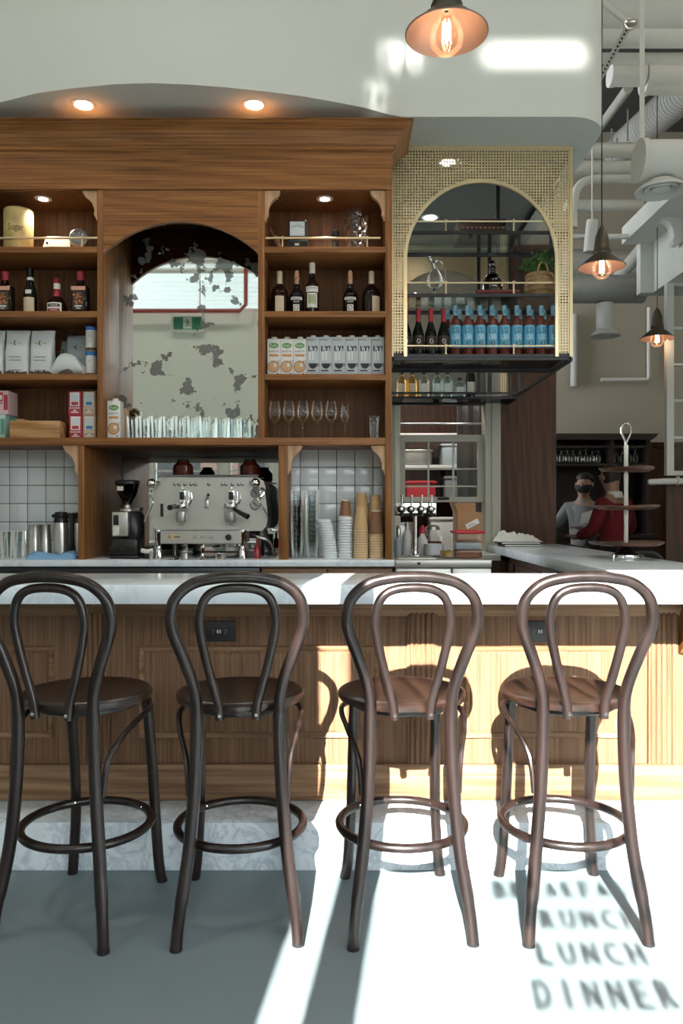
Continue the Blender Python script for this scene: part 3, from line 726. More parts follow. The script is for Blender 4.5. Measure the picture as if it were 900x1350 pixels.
# tiled splashback
m = MB('tile_white'); ty = YK - .004; ts = 24.05 * ty / F
def tiles(px0, px1, line, x0, x1, z0, z1):
    xa = X(line, ty)
    i0 = math.floor((x0 - xa) / ts); zb_ = Z(664, ty)
    j0 = math.floor((z0 - zb_) / ts)
    i = i0
    while xa + i * ts < x1:
        j = j0
        while zb_ + j * ts < z1:
            a, b = max(x0, xa + i * ts + .0018), min(x1, xa + (i + 1) * ts - .0018); c, d = max(z0, zb_ + j * ts + .0018), min(z1, zb_ + (j + 1) * ts - .0018)
            if b - a > .004 and d - c > .004: m.box(a, b, ty, ty + .008, c, d, .0015)
            j += 1
        i += 1
tiles(0, 103, 12.2, cx(-36), cx(103), ZB, zs[3][0]); tiles(380, 510, 395.5, cx(379), cx(508), ZB, zs[3][0])
m.mat('tile_grout'); 
for a, b in ((-36, 103), (379, 508)): m.box(cx(a), cx(b), ty + .004, YK + .01, ZB, zs[3][0])
struct(m, 'wall_tile')
# mirror at the back of the machine niche
tag(solo(MB('mirror').box(cx(111) + .002, cx(367) - .002, 5.04, 5.05, ZB, zs[3][0] - .008), 'niche_mirror', 'plain mirror behind the coffee machine', 'mirror', (cx(239), 5.05, ZB)))
# brass gallery rails
for x0, x1, posts, lb in ((cx(-33), cx(128), (cx(-15), cx(107)), 'brass gallery rail in front of the sugar tin'), (cx(349), cx(502), (cx(372), cx(484)), 'brass gallery rail in front of the crystal vase')):
    zr = cz(312.5); yr = YC + .016
    x0 += .002; x1 -= .002; t = thing('gallery_rail', lb, 'rail', ((x0 + x1) / 2, yr, zs[0][1]))
    MB('brass_rail').tube([(x0, yr, zr), (x1, yr, zr)], .0062, 10).build('rail', t)
    for p in posts:
        m = MB('brass_rail'); m.lathe([(.008, 0), (.008, .003), (.0045, .005), (.0045, zr - zs[0][1] - .004), (.008, zr - zs[0][1]), (.008, zr - zs[0][1] + .008), (0, zr - zs[0][1] + .009)], (p, yr, zs[0][1] + .0008), 12); m.build('post', t)
# lights in the top compartments
yq = (cz(250) - H) * F / (675 - 262)
downlight('cabinet_light', 'small light in the shelf ceiling above the sugar tin', X(57, yq), yq, cz(250), r=.026, power=11, group='lights inside the oak shelving')
downlight('cabinet_light', 'small light in the shelf ceiling above the black dial box', X(428, yq), yq, cz(250), r=.026, power=11, group='lights inside the oak shelving')

# ------------------------------------------------------------------ things on the shelves
YI = 4.43; KI = YI / F
def ix(px): return (px - 450) * KI
def izt(py): return H + (675 - py) * KI
def bottle(name, label, x, y, z, prof, mat, caps=(), labels=(), group=None, cat='bottle'):
    """prof: (r, z) from base; caps: (profile, material); labels: (z0, z1, radius, half angle, material, [(text, z, w, h, material)])"""
    t = thing(name, label, cat, (x, y, z), 0, group)
    MB(mat).lathe([(0, 0)] + prof, (x, y, z), 22).build('glass', t)
    for p, mt in caps: MB(mt).lathe(p, (x, y, z), 18).build('cap', t)
    for z0, z1, r, ha, mt, tx in labels:
        m = MB(mt); m.lathe([(r, z0), (r + .0008, z0 + .001), (r + .0008, z1 - .001), (r, z1)], (x, y, z), 18, None, -PI / 2 - ha, -PI / 2 + ha)
        for s, zz, w, h, tm in tx: m.text(s, 0, zz, w, h, wrap(r + .0014, x, y, z), tm)
        m.build('label', t)
    return t
z2 = zs[1][1] + .0015
# right bay, second shelf
def wide(px, side, lb):
    x = ix(px); h = izt(358) - z2; r = .053
    t = bottle('liqueur_bottle', lb, x, YI, z2, [(r, 0), (r, .10), (r * .96, .122), (r * .8, .145), (r * .5, .165), (.016, .176), (.015, .20), (.0, .20)], 'bottle_brown', [([(0, .178), (.0165, .178), (.0165, h - .004), (.014, h), (0, h)], 'cap_cream')])
    m = MB('cream_label'); a = R(18 * side); m.lathe([(r + .0006, .002), (r + .0014, .003), (r + .0014, .100), (r + .0006, .101)], (x, YI, z2), 12, None, -PI / 2 + a - .46, -PI / 2 + a + .46); m.build('label', t)
wide(368.5, .2, 'round black bottle with cream cap and label, first on right bottle shelf'); wide(489.5, 1.6, 'round black bottle with cream cap, last on the right bottle shelf')
def cream(px, lb):
    x = ix(px); h = izt(357) - z2; r = .041
    bottle('cream_liqueur_bottle', lb, x, YI, z2, [(r, 0), (r, .10), (r * .93, .118), (.024, .145), (.017, .158), (.017, .176), (0, .176)], 'bottle_black', [([(0, .176), (.012, .176), (.013, .19), (.012, .205), (.017, .211), (.012, .217), (.013, h - .018), (.009, h), (0, h)], 'cork')],
           [(.082, .098, r, .85, 'label_white', [('BOURBON', .090, .050, .010, 'label_black')]), (.064, .080, r, .6, 'bottle_black', [('CREAM', .072, .034, .011, 'label_white')]), (.020, .056, r, .42, 'label_white', [('O', .038, .026, .026, 'label_black')])], 'small black cream liqueur bottles')
cream(391, 'small black cream bottle with cork, beside the tall whiskey bottle'); cream(461.5, 'small black cream bottle with cork, beside the last round bottle')
h = izt(346.5) - z2
bottle('whiskey_bottle', 'tall dark whiskey bottle with pale cap and green label', ix(411.5), YI, z2, [(.037, 0), (.037, .135), (.040, .15), (.036, .172), (.022, .195), (.016, .21), (.0155, .235), (0, .235)], 'bottle_brown', [([(0, .235), (.0165, .235), (.0165, h - .004), (.014, h), (0, h)], 'label_white')],
       [(.126, .158, .0405, .95, 'label_white', [('-----', .147, .052, .004, 'label_black')]), (.040, .122, .0372, .85, 'label_white', []), (.062, .112, .0382, .55, 'label_green', [])])
# left bay, second shelf
def square(px, lb):
    x = ix(px); h = izt(358) - z2; t = thing('square_liqueur_bottle', lb, 'bottle', (x, YI, z2), 0, 'square dark liqueur bottles')
    m = MB('bottle_brown'); m.box(x - .047, x + .047, YI - .03, YI + .03, z2, z2 + .165, .01); m.lathe([(.036, .16), (.026, .175), (.018, .182), (.018, .20), (0, .20)], (x, YI, z2), 18); m.build('glass', t)
    MB('red_cap').lathe([(0, .198), (.021, .198), (.021, h - .006), (.016, h), (0, h)], (x, YI, z2), 18).build('cap', t)
    m = MB('label_pink'); m.box(x - .042, x + .036, YI - .0312, YI - .03, z2 + .138, z2 + .160); m.mat('label_black').box(x - .034, x + .03, YI - .0311, YI - .03, z2 + .03, z2 + .132)
    m.mat('label_orange'); random.seed(3)
    for i in range(22): a, b = random.uniform(-.026, .022), random.uniform(.062, .122); m.box(x + a - .006, x + a + .006, YI - .0318, YI - .0311, z2 + b - .005, z2 + b + .005)
    m.mat('label_white').box(x - .022, x + .018, YI - .0318, YI - .0311, z2 + .045, z2 + .053); m.box(x - .014, x + .010, YI - .0318, YI - .0311, z2 + .034, z2 + .039)
    m.build('label', t)
square(7, 'square dark bottle with red cap at the left photo edge'); square(106, 'square dark bottle with red cap beside the arched mirror niche')
h = izt(354) - z2
bottle('bitters_bottle', 'slim dark bottle with white neck band and cream label', ix(40), YI, z2, [(.036, 0), (.036, .115), (.032, .14), (.02, .18), (.0155, .2), (.0155, .235), (0, .235)], 'bottle_green', [([(0, .225), (.017, .225), (.017, h), (0, h)], 'bottle_black')],
       [(.012, .098, .0362, .95, 'cream_label', []), (.10, .14, .0345, .5, 'label_white', []), (.198, .214, .0175, PI, 'label_white', [])])
h = izt(367) - z2
bottle('orange_liqueur_bottle', 'round dark bottle with red neck and white diamond label', ix(75), YI, z2, [(.054, 0), (.056, .02), (.055, .05), (.045, .08), (.028, .105), (.019, .125), (.0165, .15), (0, .15)], 'bottle_brown',
       [([(.0295, .102), (.0205, .125), (.0175, .15), (.0165, h - .008), (.013, h), (0, h)], 'red_wax')], [(.148, .180, .0176, PI, 'label_white', []), (.006, .064, .0568, .78, 'label_white', []), (.040, .056, .0578, .6, 'label_black', [('----', .048, .045, .004, 'label_white')]), (.012, .030, .0578, .6, 'red_wax', [('---', .021, .04, .004, 'label_white')])])
# top shelf, left: sugar tin, envelope, glass ball
z1_ = zs[0][1] + .0015; x = ix(24.5); h = izt(279) - z1_
t = thing('sugar_tin', 'large yellow metal tin with Sugar lettering', 'tin', (x, YI, z1_))
MB('tin_yellow').lathe([(0, 0), (.077, 0), (.079, .004), (.079, h - .012), (.076, h - .008), (.076, h)], (x, YI, z1_), 36).build('body', t)
MB('steel_dark').lathe([(.0755, h - .02), (0, h - .02)], (x, YI, z1_), 30).build('lid', t)
m = MB('label_black'); m.text('Sugar', .014, .118, .085, .048, wrap(.0796, x, YI, z1_)); m.box(x - .03, x - .0, YI - .0796, YI - .079, z1_ + .05, z1_ + .054); m.build('lettering', t)
m = MB('tin_yellow'); m.torus((x, YI, z1_ + h), .077, .0025, 32, 6); m.build('rim', t)
m = MB('brochure'); x0, x1 = ix(57), ix(92); m.add([(x0, YI - .03, z1_), (x1 + .015, YI - .03, z1_), (x1 - .005, YI + .01, z1_ + .098), (x0 + .012, YI + .01, z1_ + .098), (x0, YI - .02, z1_), (x1 + .015, YI - .02, z1_), (x1 - .005, YI + .02, z1_ + .098), (x0 + .012, YI + .02, z1_ + .098)], [(0, 1, 2, 3), (4, 7, 6, 5), (0, 4, 5, 1), (1, 5, 6, 2), (2, 6, 7, 3), (3, 7, 4, 0)])
t = solo(m, 'leaning_card', 'cream card leaning beside the sugar tin', 'card', (x0, YI, z1_))
m = MB('label_black'); m.lathe([(0, 0), (.006, .002), (.007, .010), (0, .016)], (x0 + .03, YI - .0205, z1_ + .045), 10); m.build('motif', t)
m = MB('dark_bronze'); m.box(ix(76), ix(92), YI - .08, YI - .055, z1_, z1_ + .010, .003); solo(m, 'pen_tray', 'low dark tray in front of the leaning card', 'tray', (ix(84), YI - .07, z1_))
x = ix(104); t = thing('glass_paperweight', 'round silver framed glass dial standing behind the brass rail', 'ornament', (x, YI, z1_))
Mx = Matrix.Translation((x, YI, z1_ + .084)) @ Matrix.Rotation(R(90), 4, 'X')
MB('steel').lathe([(.042, -.02), (.052, -.02), (.055, -.008), (.052, .012), (.044, .018), (.042, .014)], (0, 0, 0), 32, Mx).build('case', t)
MB('crystal').lathe([(0, .028), (.02, .026), (.034, .021), (.042, .014)], (0, 0, 0), 32, Mx).build('glass', t)
m = MB('duct_grey'); m.lathe([(0, .005), (.043, .005)], (0, 0, 0), 32, Mx); m.mat('ink_grey')
for i in range(12):
    a = i * PI / 6; m.tube([(x + .022 * math.cos(a), YI - .0065, z1_ + .084 + .022 * math.sin(a)), (x + .037 * math.cos(a), YI - .0065, z1_ + .084 + .037 * math.sin(a))], .0022, 5)
m.build('face', t); m = MB('steel'); m.box(x - .025, x + .025, YI - .015, YI + .03, z1_, z1_ + .006, .002); m.box(x - .008, x + .008, YI - .004, YI + .008, z1_ + .005, z1_ + .033, .002); m.build('foot', t)
# top shelf, right
x0, x1 = ix(380.5), ix(404.5)
t = thing('meter_box', 'black dial meter box with white scale', 'meter', ((x0 + x1) / 2, YI, z1_))
m = MB('black_metal'); m.box(x0, x1, YI - .02, YI + .05, z1_ + .075, izt(292), .006); m.build('dial_case', t)
m = MB('black_metal'); m.prism([(YI - .05, z1_), (YI + .05, z1_), (YI + .05, z1_ + .08), (YI - .02, z1_ + .08), (YI - .05, z1_ + .05)], x0 - .004, x1 + .004, 'yz'); m.build('base', t)
xm, zmid = (x0 + x1) / 2 - .002, (z1_ + .08 + izt(293)) / 2 + .004
m = MB('dial_white'); m.box(x0 + .008, x1 - .012, YI - .0225, YI - .02, z1_ + .09, izt(294)); m.mat('ink_black')
for i in range(9):
    a = R(50 + 10 * i); m.tube([(xm + .05 * math.cos(a), YI - .0232, zmid - .032 + .05 * math.sin(a)), (xm + .058 * math.cos(a), YI - .0232, zmid - .032 + .058 * math.sin(a))], .0009, 4)
m.tube([(xm + .046 * math.cos(R(50 + 80 * i / 14)), YI - .0232, zmid - .032 + .046 * math.sin(R(50 + 80 * i / 14))) for i in range(15)], .0012, 4); m.build('scale', t)
m = MB('label_white'); m.box(xm - .012, xm + .012, YI - .0525, YI - .04, z1_ + .028, z1_ + .04); m.build('plate', t)
m = MB('brass_rail'); m.ball((x1 - .006, YI - .02, izt(292.5)), .005, 8); m.build('screw', t)
m = MB('board_red'); m.add(*(lambda v: ([(ix(352), YI + .12, v + .0)] * 0, []))(0))
m.tube([(ix(369), YI - .04, z1_ + .012), (ix(355), YI + .02, z1_ + .15)], .011, 6, squash=.5); solo(m, 'leaning_stick', 'red brown stick leaning in the shelf corner', 'stick', (ix(369), YI, z1_))
m = MB('crate_wood'); m.tube([(ix(370), YI + .02, z1_ + .03), (ix(363), YI + .05, z1_ + .115)], .017, 4, squash=.4); m.box(ix(366), ix(373), YI + .01, YI + .06, z1_, z1_ + .04, .003); solo(m, 'wooden_tool', 'pale wooden wedge leaning beside the red brown stick', 'wood block', (ix(369), YI + .03, z1_))
x = ix(442); m = MB('black_metal'); m.lathe([(0, 0), (.030, 0), (.031, .014), (.022, .03), (.014, .065), (.012, .082), (.018, .09), (.022, .106), (.018, .124), (0, .132)], (x, YI, z1_), 20); solo(m, 'black_stopper', 'black bulb topped stopper between the meter and the crystal vase', 'ornament', (x, YI, z1_))
def cut_vase(name, label, x, y, z, h, r0, r1, cat, mat='crystal'):
    t = thing(name, label, cat, (x, y, z)); m = MB(mat); n_ = 24; rows = 9; vs = []; fs = []
    for j in range(rows):
        tt = j / (rows - 1); r = r0 + (r1 - r0) * tt ** 1.3
        for i in range(n_):
            rr = r * (1 + (.06 if (i + j) % 2 else -.03)); a = 2 * PI * i / n_; zz = z + h * tt + (.010 * (i % 2) * (1 if j == rows - 1 else 0)); vs.append((x + rr * math.cos(a), y + rr * math.sin(a), zz))
    for j in range(rows - 1):
        for i in range(n_):
            a, b = j * n_ + i, j * n_ + (i + 1) % n_; c, d = a + n_, b + n_
            fs += [(a, b, d), (a, d, c)] if (i + j) % 2 else [(a, b, c), (b, d, c)]
    m.add(vs, fs); m.build('body', t); MB(mat).lathe([(0, .0), (r0, 0), (r0 * .9, .012), (0, .014)], (x, y, z), 24).build('base', t)
    return t
cut_vase('crystal_vase', 'cut crystal vase behind the brass rail', ix(468.5), YI + .02, z1_, izt(281) - z1_, .045, .073, 'vase')
# third shelf, right: cartons
z3 = zs[2][1] + .0015
def carton_a(x, y, lb, z=z3):
    t = thing('barista_carton', lb, 'carton', (x, y, z), 0, 'white barista cartons with latte cups'); w = .0356; h = izt(447.5) - z3 - .004
    MB('paper_white').box(x - w, x + w, y - w, y + w, z, z + h, .002).build('pack', t)
    MB('label_white').lathe([(0, 0), (.017, 0), (.017, .014), (.015, .016), (0, .016)], (x, y, z + h), 18).build('cap', t)
    f = y - w - .0006; m = MB('green_oval'); m.add([(x + .027 * math.cos(2 * PI * i / 20), f, z + h - .038 + .0155 * math.sin(2 * PI * i / 20)) for i in range(20)], [tuple(range(20))])
    m.text('Pacific', x, z + h - .038, .036, .013, flat(f - .0006), 'paper_white'); m.text('BARISTA', x, z + h - .070, .052, .010, flat(f), 'ink_black')
    m.mat('orange_bar').box(x - .026, x + .026, f, f + .0005, z + h - .099, z + h - .086)
    for r, mt, d in ((.033, 'latte_dark', 0), (.029, 'latte', .0004)): m.mat(mt); m.add([(x - .001 + r * math.cos(2 * PI * i / 24), f - d, z + .054 + r * math.sin(2 * PI * i / 24)) for i in range(24)], [tuple(range(24))])
    m.mat('latte_dark'); m.torus((x + .026, f, z + .082), .007, .0015, 12, 4, 'y'); m.mat('paper_white'); m.add([(x + .008 + .009 * math.cos(2 * PI * i / 12), f - .001, z + .062 + .011 * math.sin(2 * PI * i / 12)) for i in range(12)], [tuple(range(12))])
    m.mat('ink_black').box(x + .016, x + .024, f, f + .0005, z + .010, z + .018)
    m.build('print', t); return t
for i, lb in enumerate(('white barista carton beside the niche upright, first of three', 'white barista carton in the middle of the three', 'white barista carton next to the grey cartons')): carton_a(-.3757 + .0722 * i, YI, lb)
def carton_b(x, y, lb):
    z = z3; t = thing('grey_oat_carton', lb, 'carton', (x, y, z), 0, 'grey oat drink cartons'); w = .0356; h = izt(446) - z3
    MB('paper_grey').box(x - w, x + w, y - w, y + w, z, z + h, .002).build('pack', t)
    MB('label_white').lathe([(0, 0), (.016, 0), (.016, .012), (.014, .014), (0, .014)], (x, y, z + h), 18).build('cap', t)
    f = y - w - .0006; m = MB('ink_black'); [m.text('LY!', x + (q - 1) * .0018, z + h - .064, .048, .030, flat(f - .0001 * q)) for q in range(3)]
    m.box(x - .034, x + .01, f, f + .0005, z + h - .018, z + h - .015)
    m.mat('paper_white')
    for i in range(14): a = -.016 + .032 * ((i * 7) % 14) / 13; m.box(x + a - .005, x + a + .005, f, f + .0005, z + .088 + .0035 * i, z + .094 + .0035 * i)
    m.mat('ink_black'); m.add([(x + .024 * math.cos(PI + PI * i / 12), f, z + .072 + .030 * math.sin(PI + PI * i / 12)) for i in range(13)], [tuple(range(13))])
    m.box(x - .026, x + .014, f, f + .0005, z + .028, z + .035); m.torus((x + .026, f, z + .064), .007, .002, 12, 4, 'y'); m.build('print', t)
for i, pos in enumerate(('first grey oat carton, next to the white cartons', 'second grey oat carton from the white cartons', 'third grey oat carton from the white cartons', 'fourth grey oat carton from the white cartons', 'fifth grey oat carton, last but one at the right', 'sixth grey oat carton, against the right upright')):
    carton_b(-.3757 + .0722 * (i + 3), YI, pos)
# third shelf, left: coffee bags and tins
def bag(name, label, x0, x1, ztop, y, mat, beans=True, seed=0):
    random.seed(seed); z = z3; t = thing(name, label, 'coffee bag', ((x0 + x1) / 2, y, z), 0, 'bags of coffee'); h = ztop - z; xm_ = (x0 + x1) / 2; w = (x1 - x0) / 2
    m = MB(mat); nz, na = 12, 20; vs = []; fs = []
    for j in range(nz + 1):
        tt = j / nz; dp = .040 * (1 - max(0, tt - .55) / .45 * .93); ww = w * (1 - .05 * math.sin(PI * tt) + .03 * random.uniform(-1, 1) * (tt > .1)); sh = (.010 * (tt - .85) / .15 if tt > .85 else 0)
        for i in range(na):
            a = 2 * PI * i / na; c, s_ = math.cos(a), math.sin(a); e = .45
            px_ = math.copysign(abs(c) ** e, c) * ww; py_ = math.copysign(abs(s_) ** e, s_) * dp
            vs.append((xm_ + px_ + random.uniform(-.002, .002) * (0 < j), y + py_ + sh + random.uniform(-.0015, .0015), z + h * tt + (random.uniform(-.004, .004) if j == nz else 0)))
    for j in range(nz):
        for i in range(na): a, b = j * na + i, j * na + (i + 1) % na; fs.append((a, b, b + na, a + na))
    fs.append(tuple(range(na))); fs.append(tuple(nz * na + i for i in range(na))); m.add(vs, fs); m.build('bag', t, sharp=70)
    if beans:
        m = MB('coffee_beans'); f = y - .0415; kx = 18
        top = [(x0 + .004 + (x1 - x0 - .008) * i / kx, z + .026 + random.uniform(-.007, .007)) for i in range(kx + 1)]
        m.prism([(x0 + .004, z + .001)] + [(x1 - .004, z + .001)] + list(reversed(top)), f, f + .002, 'xz'); m.build('bean_print', t)
    m = MB('ink_gold'); f = y - .043; zz = z + h * .70
    m.box(xm_ - .034, xm_ - .010, f, f + .003, zz - .0015, zz + .0015); m.box(xm_ + .010, xm_ + .034, f, f + .003, zz - .0015, zz + .0015)
    m.mat('ink_black'); m.add([(xm_ + .008 * math.cos(a_), f, zz + .013 * math.sin(a_)) for a_ in [R(60 + 24 * i) for i in range(11)]] + [(xm_ + .004 + .006 * math.cos(a_), f, zz + .010 * math.sin(a_)) for a_ in [R(300 - 24 * i) for i in range(11)]], [tuple(range(22))])
    m.mat('ink_grey')
    for k_ in (.40, .33, .12): m.box(xm_ - .036, xm_ + .030, f + .001, f + .003, z + h * k_, z + h * k_ + .004)
    m.build('print', t)
    return t
bag('coffee_bag', 'white coffee bag at the left edge of the photo', ix(-18), ix(7), izt(436), YI, 'bag_white', seed=1)
bag('coffee_bag', 'white upright coffee bag, first whole one from the left', ix(8.5), ix(40), izt(435.5), YI, 'bag_white', seed=2)
bag('coffee_bag', 'white upright coffee bag behind the one lying down', ix(41), ix(72.5), izt(436), YI, 'bag_white', seed=3)
bag('coffee_bag', 'grey coffee bag standing beside the white and blue tins', ix(82), ix(113), izt(438), YI + .08, 'bag_grey', False, seed=4)
bag('coffee_bag', 'crumpled silver bag between the white and grey coffee bags', ix(69.5), ix(82), izt(443), YI + .137, 'bag_grey', False, seed=6)
# the bag lying on its side
x0, x1 = ix(74), ix(114); y = YI - .03; t = thing('coffee_bag', 'white coffee bag lying on its side before the grey one', 'coffee bag', ((x0 + x1) / 2, y, z3), 0, 'bags of coffee')
m = MB('bag_white'); vs = []; fs = []; nz, na = 12, 16; random.seed(5)
for j in range(nz + 1):
    tt = j / nz; xx = x0 + (x1 - x0) * tt; hh = (.052 + .012 * math.sin(PI * tt * 1.3)) * (.55 + .45 * min(1, tt * 5)) * (.62 + .38 * min(1, (1 - tt) * 4))
    for i in range(na):
        a = 2 * PI * i / na; vs.append((xx + random.uniform(-.003, .003), y + .046 * math.cos(a), z3 + hh * (1 + math.copysign(abs(math.sin(a)) ** .7, math.sin(a))) + random.uniform(0, .003) + (.006 * tt if math.sin(a) < 0 else 0)))
for j in range(nz):
    for i in range(na): a, b = j * na + i, j * na + (i + 1) % na; fs.append((a, b, b + na, a + na))
fs.append(tuple(range(na))); fs.append(tuple(nz * na + i for i in range(na))); m.add(vs, fs); m.build('bag', t, sharp=70)
m = MB('coffee_beans'); m.prism([(x0 + .04, z3 + .006), (x1 - .05, z3 + .006), (x1 - .055, z3 + .022), (x1 - .075, z3 + .034), (x0 + .075, z3 + .03), (x0 + .05, z3 + .02)], y - .049, y - .044, 'xz'); m.build('bean_print', t)
hz = izt(431) - z3
for k_, (lb, z) in enumerate((('white and blue tin at the bottom of the stack of two', z3), ('white and blue tin stacked on another tin', z3 + hz / 2 + .0005))):
    x = ix(120.3); t = thing('coffee_tin', lb, 'tin', (x, YI, z), 0, 'white tins with blue lids'); h = hz / 2 - .003
    MB('paper_white').lathe([(0, 0), (.030, 0), (.030, h - .020), (0, h - .020)], (x, YI, z), 24).build('body', t)
    MB('tin_blue').lathe([(0, h - .02), (.0315, h - .02), (.0315, h - .002), (.029, h), (0, h)], (x, YI, z), 24).build('lid', t)
    m = MB('coffee_beans'); m.lathe([(.0304, .002), (.0306, .018), (.0302, .02)], (x, YI, z), 24); m.mat('ink_black'); m.text('C', 0, h * .62, .010, .014, wrap(.0307, x, YI, z)); m.build('print', t)
# fourth shelf, left
z4 = zs[3][1] + .0015
def tea_box(name, lb, x0, x1, z, h, c, lab, y=YI - .02, dep=.1, group='boxes of tea'):
    t = thing(name, lb, 'box', ((x0 + x1) / 2, y, z), 0, group); MB(c).box(x0, x1, y, y + dep, z, z + h, .002).build('carton', t)
    w = x1 - x0; m = MB('paper_white'); f = y - .0006; m.box(x0 + w * .14, x1 - w * .14, f, f + .0005, z + h * .38, z + h * .95); m.mat('dial_white').box(x0 + w * .22, x1 - w * .22, f - .0003, f, z + h * .6, z + h * .88); m.mat(lab).box(x0 + w * .24, x1 - w * .24, f - .0004, f, z + h * .42, z + h * .56)
    m.mat('paper_white')
    for i in range(5): m.box(x0 + w * (.1 + .165 * i), x0 + w * (.21 + .165 * i), f, f + .0005, z + h * .27, z + h * .33)
    m.box(x0 + w * .2, x1 - w * .2, f, f + .0005, z + h * .1, z + h * .14); m.box(x0 + w * .38, x1 - w * .38, f, f + .0005, z + h * .16, z + h * .22)
    m.build('print', t); return t
hb = (izt(516.5) - z4) / 2
tea_box('tea_box', 'red tea box at the bottom of its stack of two', ix(92.5), ix(109.5), z4, hb - .001, 'box_red', 'box_red'); tea_box('tea_box', 'red tea box on top of the other red box', ix(91.5), ix(108.7), z4 + hb, hb, 'box_red', 'box_red')
tea_box('tea_box', 'tan tea box with blue stripe at the bottom of its stack', ix(110.8), ix(127.5), z4, hb - .001, 'box_tan', 'box_blue'); tea_box('tea_box', 'tan tea box with blue stripe on top of its stack', ix(110.4), ix(127), z4 + hb, hb, 'box_tan', 'box_blue')
def side_box(lb, px0, px1, z, h, c, c2, y=YI):
    x0, x1 = ix(px0), ix(px1); t = thing('tea_box', lb, 'box', ((x0 + x1) / 2, y, z), 0, 'boxes of tea'); MB(c).box(x0, x1, y - .03, y + .1, z, z + h, .002).build('carton', t)
    m = MB(c2); f = y - .0306; m.box(x0 + .012, x1 - .03, f, f + .0005, z + h * .55, z + h * .93); m.box(x1 - .026, x1 - .003, f, f + .0005, z + h * .18, z + h * .82); m.mat('paper_white').box(x0 + .016, x1 - .034, f - .0003, f, z + h * .62, z + h * .8); m.mat('ink_black').box(x0 + .02, x1 - .034, f, f + .0005, z + h * .46, z + h * .5); m.build('print', t)
hg = izt(547) - z4
side_box('mint green tea box under the pink box at the left edge', -18, 10, z4, hg - .001, 'box_mint', 'box_green'); side_box('pink and maroon tea box on top of the mint box', -18, 14, z4 + hg, izt(516) - z4 - hg, 'box_pink', 'box_red')
m = MB('box_green'); m.box(ix(11), ix(19.5), YI + .02, YI + .1, z4, z4 + hg - .012, .002); m.mat('paper_white').box(ix(11.5), ix(14.5), YI + .0194, YI + .02, z4 + .02, z4 + hg - .03); solo(m, 'tea_box', 'dark green tea box beside the wooden crate', 'box', (ix(15), YI + .05, z4), 'boxes of tea')
x0, x1 = ix(19.5), ix(84.5); zt4 = izt(556.5); t = thing('wooden_crate', 'low pale wooden crate between the tea boxes', 'crate', ((x0 + x1) / 2, YI, z4))
MB('crate_wood').box(x0, x1, YI - .07, YI - .055, z4, zt4, .002).build('long_side', t); MB('crate_wood').box(x0, x1, YI + .09, YI + .105, z4, zt4, .002).build('long_side', t)
MB('crate_wood').box(x0, x0 + .015, YI - .055, YI + .09, z4, zt4, .002).build('short_side', t); MB('crate_wood').box(x1 - .015, x1, YI - .055, YI + .09, z4, zt4, .002).build('short_side', t)
MB('crate_wood').box(x0 + .015, x1 - .015, YI - .055, YI + .09, z4, z4 + .012).build('bottom', t)
m = MB('crate_wood'); m.box(ix(24), ix(35), YI - .03, YI + .06, z4 + .0135, zt4 + .015, .004); solo(m, 'wood_block', 'small wood block sticking out of the wooden crate', 'wood block', (ix(29), YI, z4 + .012))
# wine glasses on the fourth shelf, right
def wine_glass(t, h, rb, x=0, y=0, z=0, mat='clear_glass'):
    m = MB(mat); m.lathe([(0, 0), (.032, 0), (.032, .0015), (.008, .004), (.004, .012), (.0035, h * .42)], (x, y, z), 20); m.build('foot', t, False)
    m = MB(mat); m.lathe([(.0035, h * .42), (.012, h * .445), (rb * .75, h * .53), (rb * .97, h * .62), (rb, h * .68), (rb * .94, h * .80), (rb * .78, h * .93), (rb * .68, h), (rb * .66, h), (rb * .76, h * .93), (rb * .92, h * .8), (rb * .97, h * .68), (rb * .94, h * .62), (rb * .72, h * .535), (0, h * .46)], (x, y, z), 24); m.build('bowl', t, False)
h = izt(531) - z4 + .01
wl = ['wine glass nearest the mirror niche, first in the row of five', 'wine glass second in the row from the mirror niche', 'wine glass in the middle of the row of five', 'wine glass fourth in the row from the mirror niche', 'wine glass fifth in the row, beside the slimmer one']
for i, lb in enumerate(wl):
    if i == 0: g = thing('wine_glass', lb, 'wine glass', (ix(362), YI, z4), 0, 'wine glasses on the shelf'); wine_glass(g, h, .035)
    else: dup(g, (ix(362 + 18.6 * i), YI, z4), None, lb)
g = thing('wine_glass', 'slimmer wine glass at the right end of the row', 'wine glass', (ix(454.5), YI, z4), 0, 'wine glasses on the shelf'); wine_glass(g, izt(534) - z4 + .01, .024)
cut_vase('cut_tumbler', 'small cut glass tumbler alone at the right of the shelf', ix(493), YI, z4, izt(549) - z4, .023, .027, 'glass')
# mirror shelf: cartons and crowded tumblers
carton_a(-1.2575, YI - .02, 'white barista carton in front of the mirror niche', z4)
for k_, px in enumerate((160, 164)):
    y = YI + .05 + .05 * k_; x = X(px, y); t = thing('carton', ['tan carton behind the white barista carton', 'second tan carton behind the white barista carton'][k_], 'carton', (x, y, z4)); hh = .178 - .004 * k_
    MB('cup_kraft').box(x - .022, x + .022, y - .022, y + .022, z4, z4 + hh, .002).build('pack', t); m = MB('paper_white'); m.box(x - .02, x + .0215, y - .0226, y - .022, z4 + .01, z4 + hh - .03); m.build('print', t); MB('label_white').lathe([(0, 0), (.012, 0), (.012, .01), (0, .01)], (x, y, z4 + hh), 12).build('cap', t)
def tumbler(t, h, r0, r1, mat='clear_glass', ribs=0):
    m = MB(mat); m.lathe([(0, 0), (r0, 0), (r0 + .001, .004), (r1, h), (r1 - .002, h), (r0 - .001, .010), (0, .010)], (0, 0, 0), 18); m.build('body', t, False)
    MB('crystal').lathe([(r1 + .0006, h - .002), (r1 + .001, h), (r1 - .0016, h + .0012), (r1 - .0021, h - .002)], (0, 0, 0), 18).build('rim', t, False)
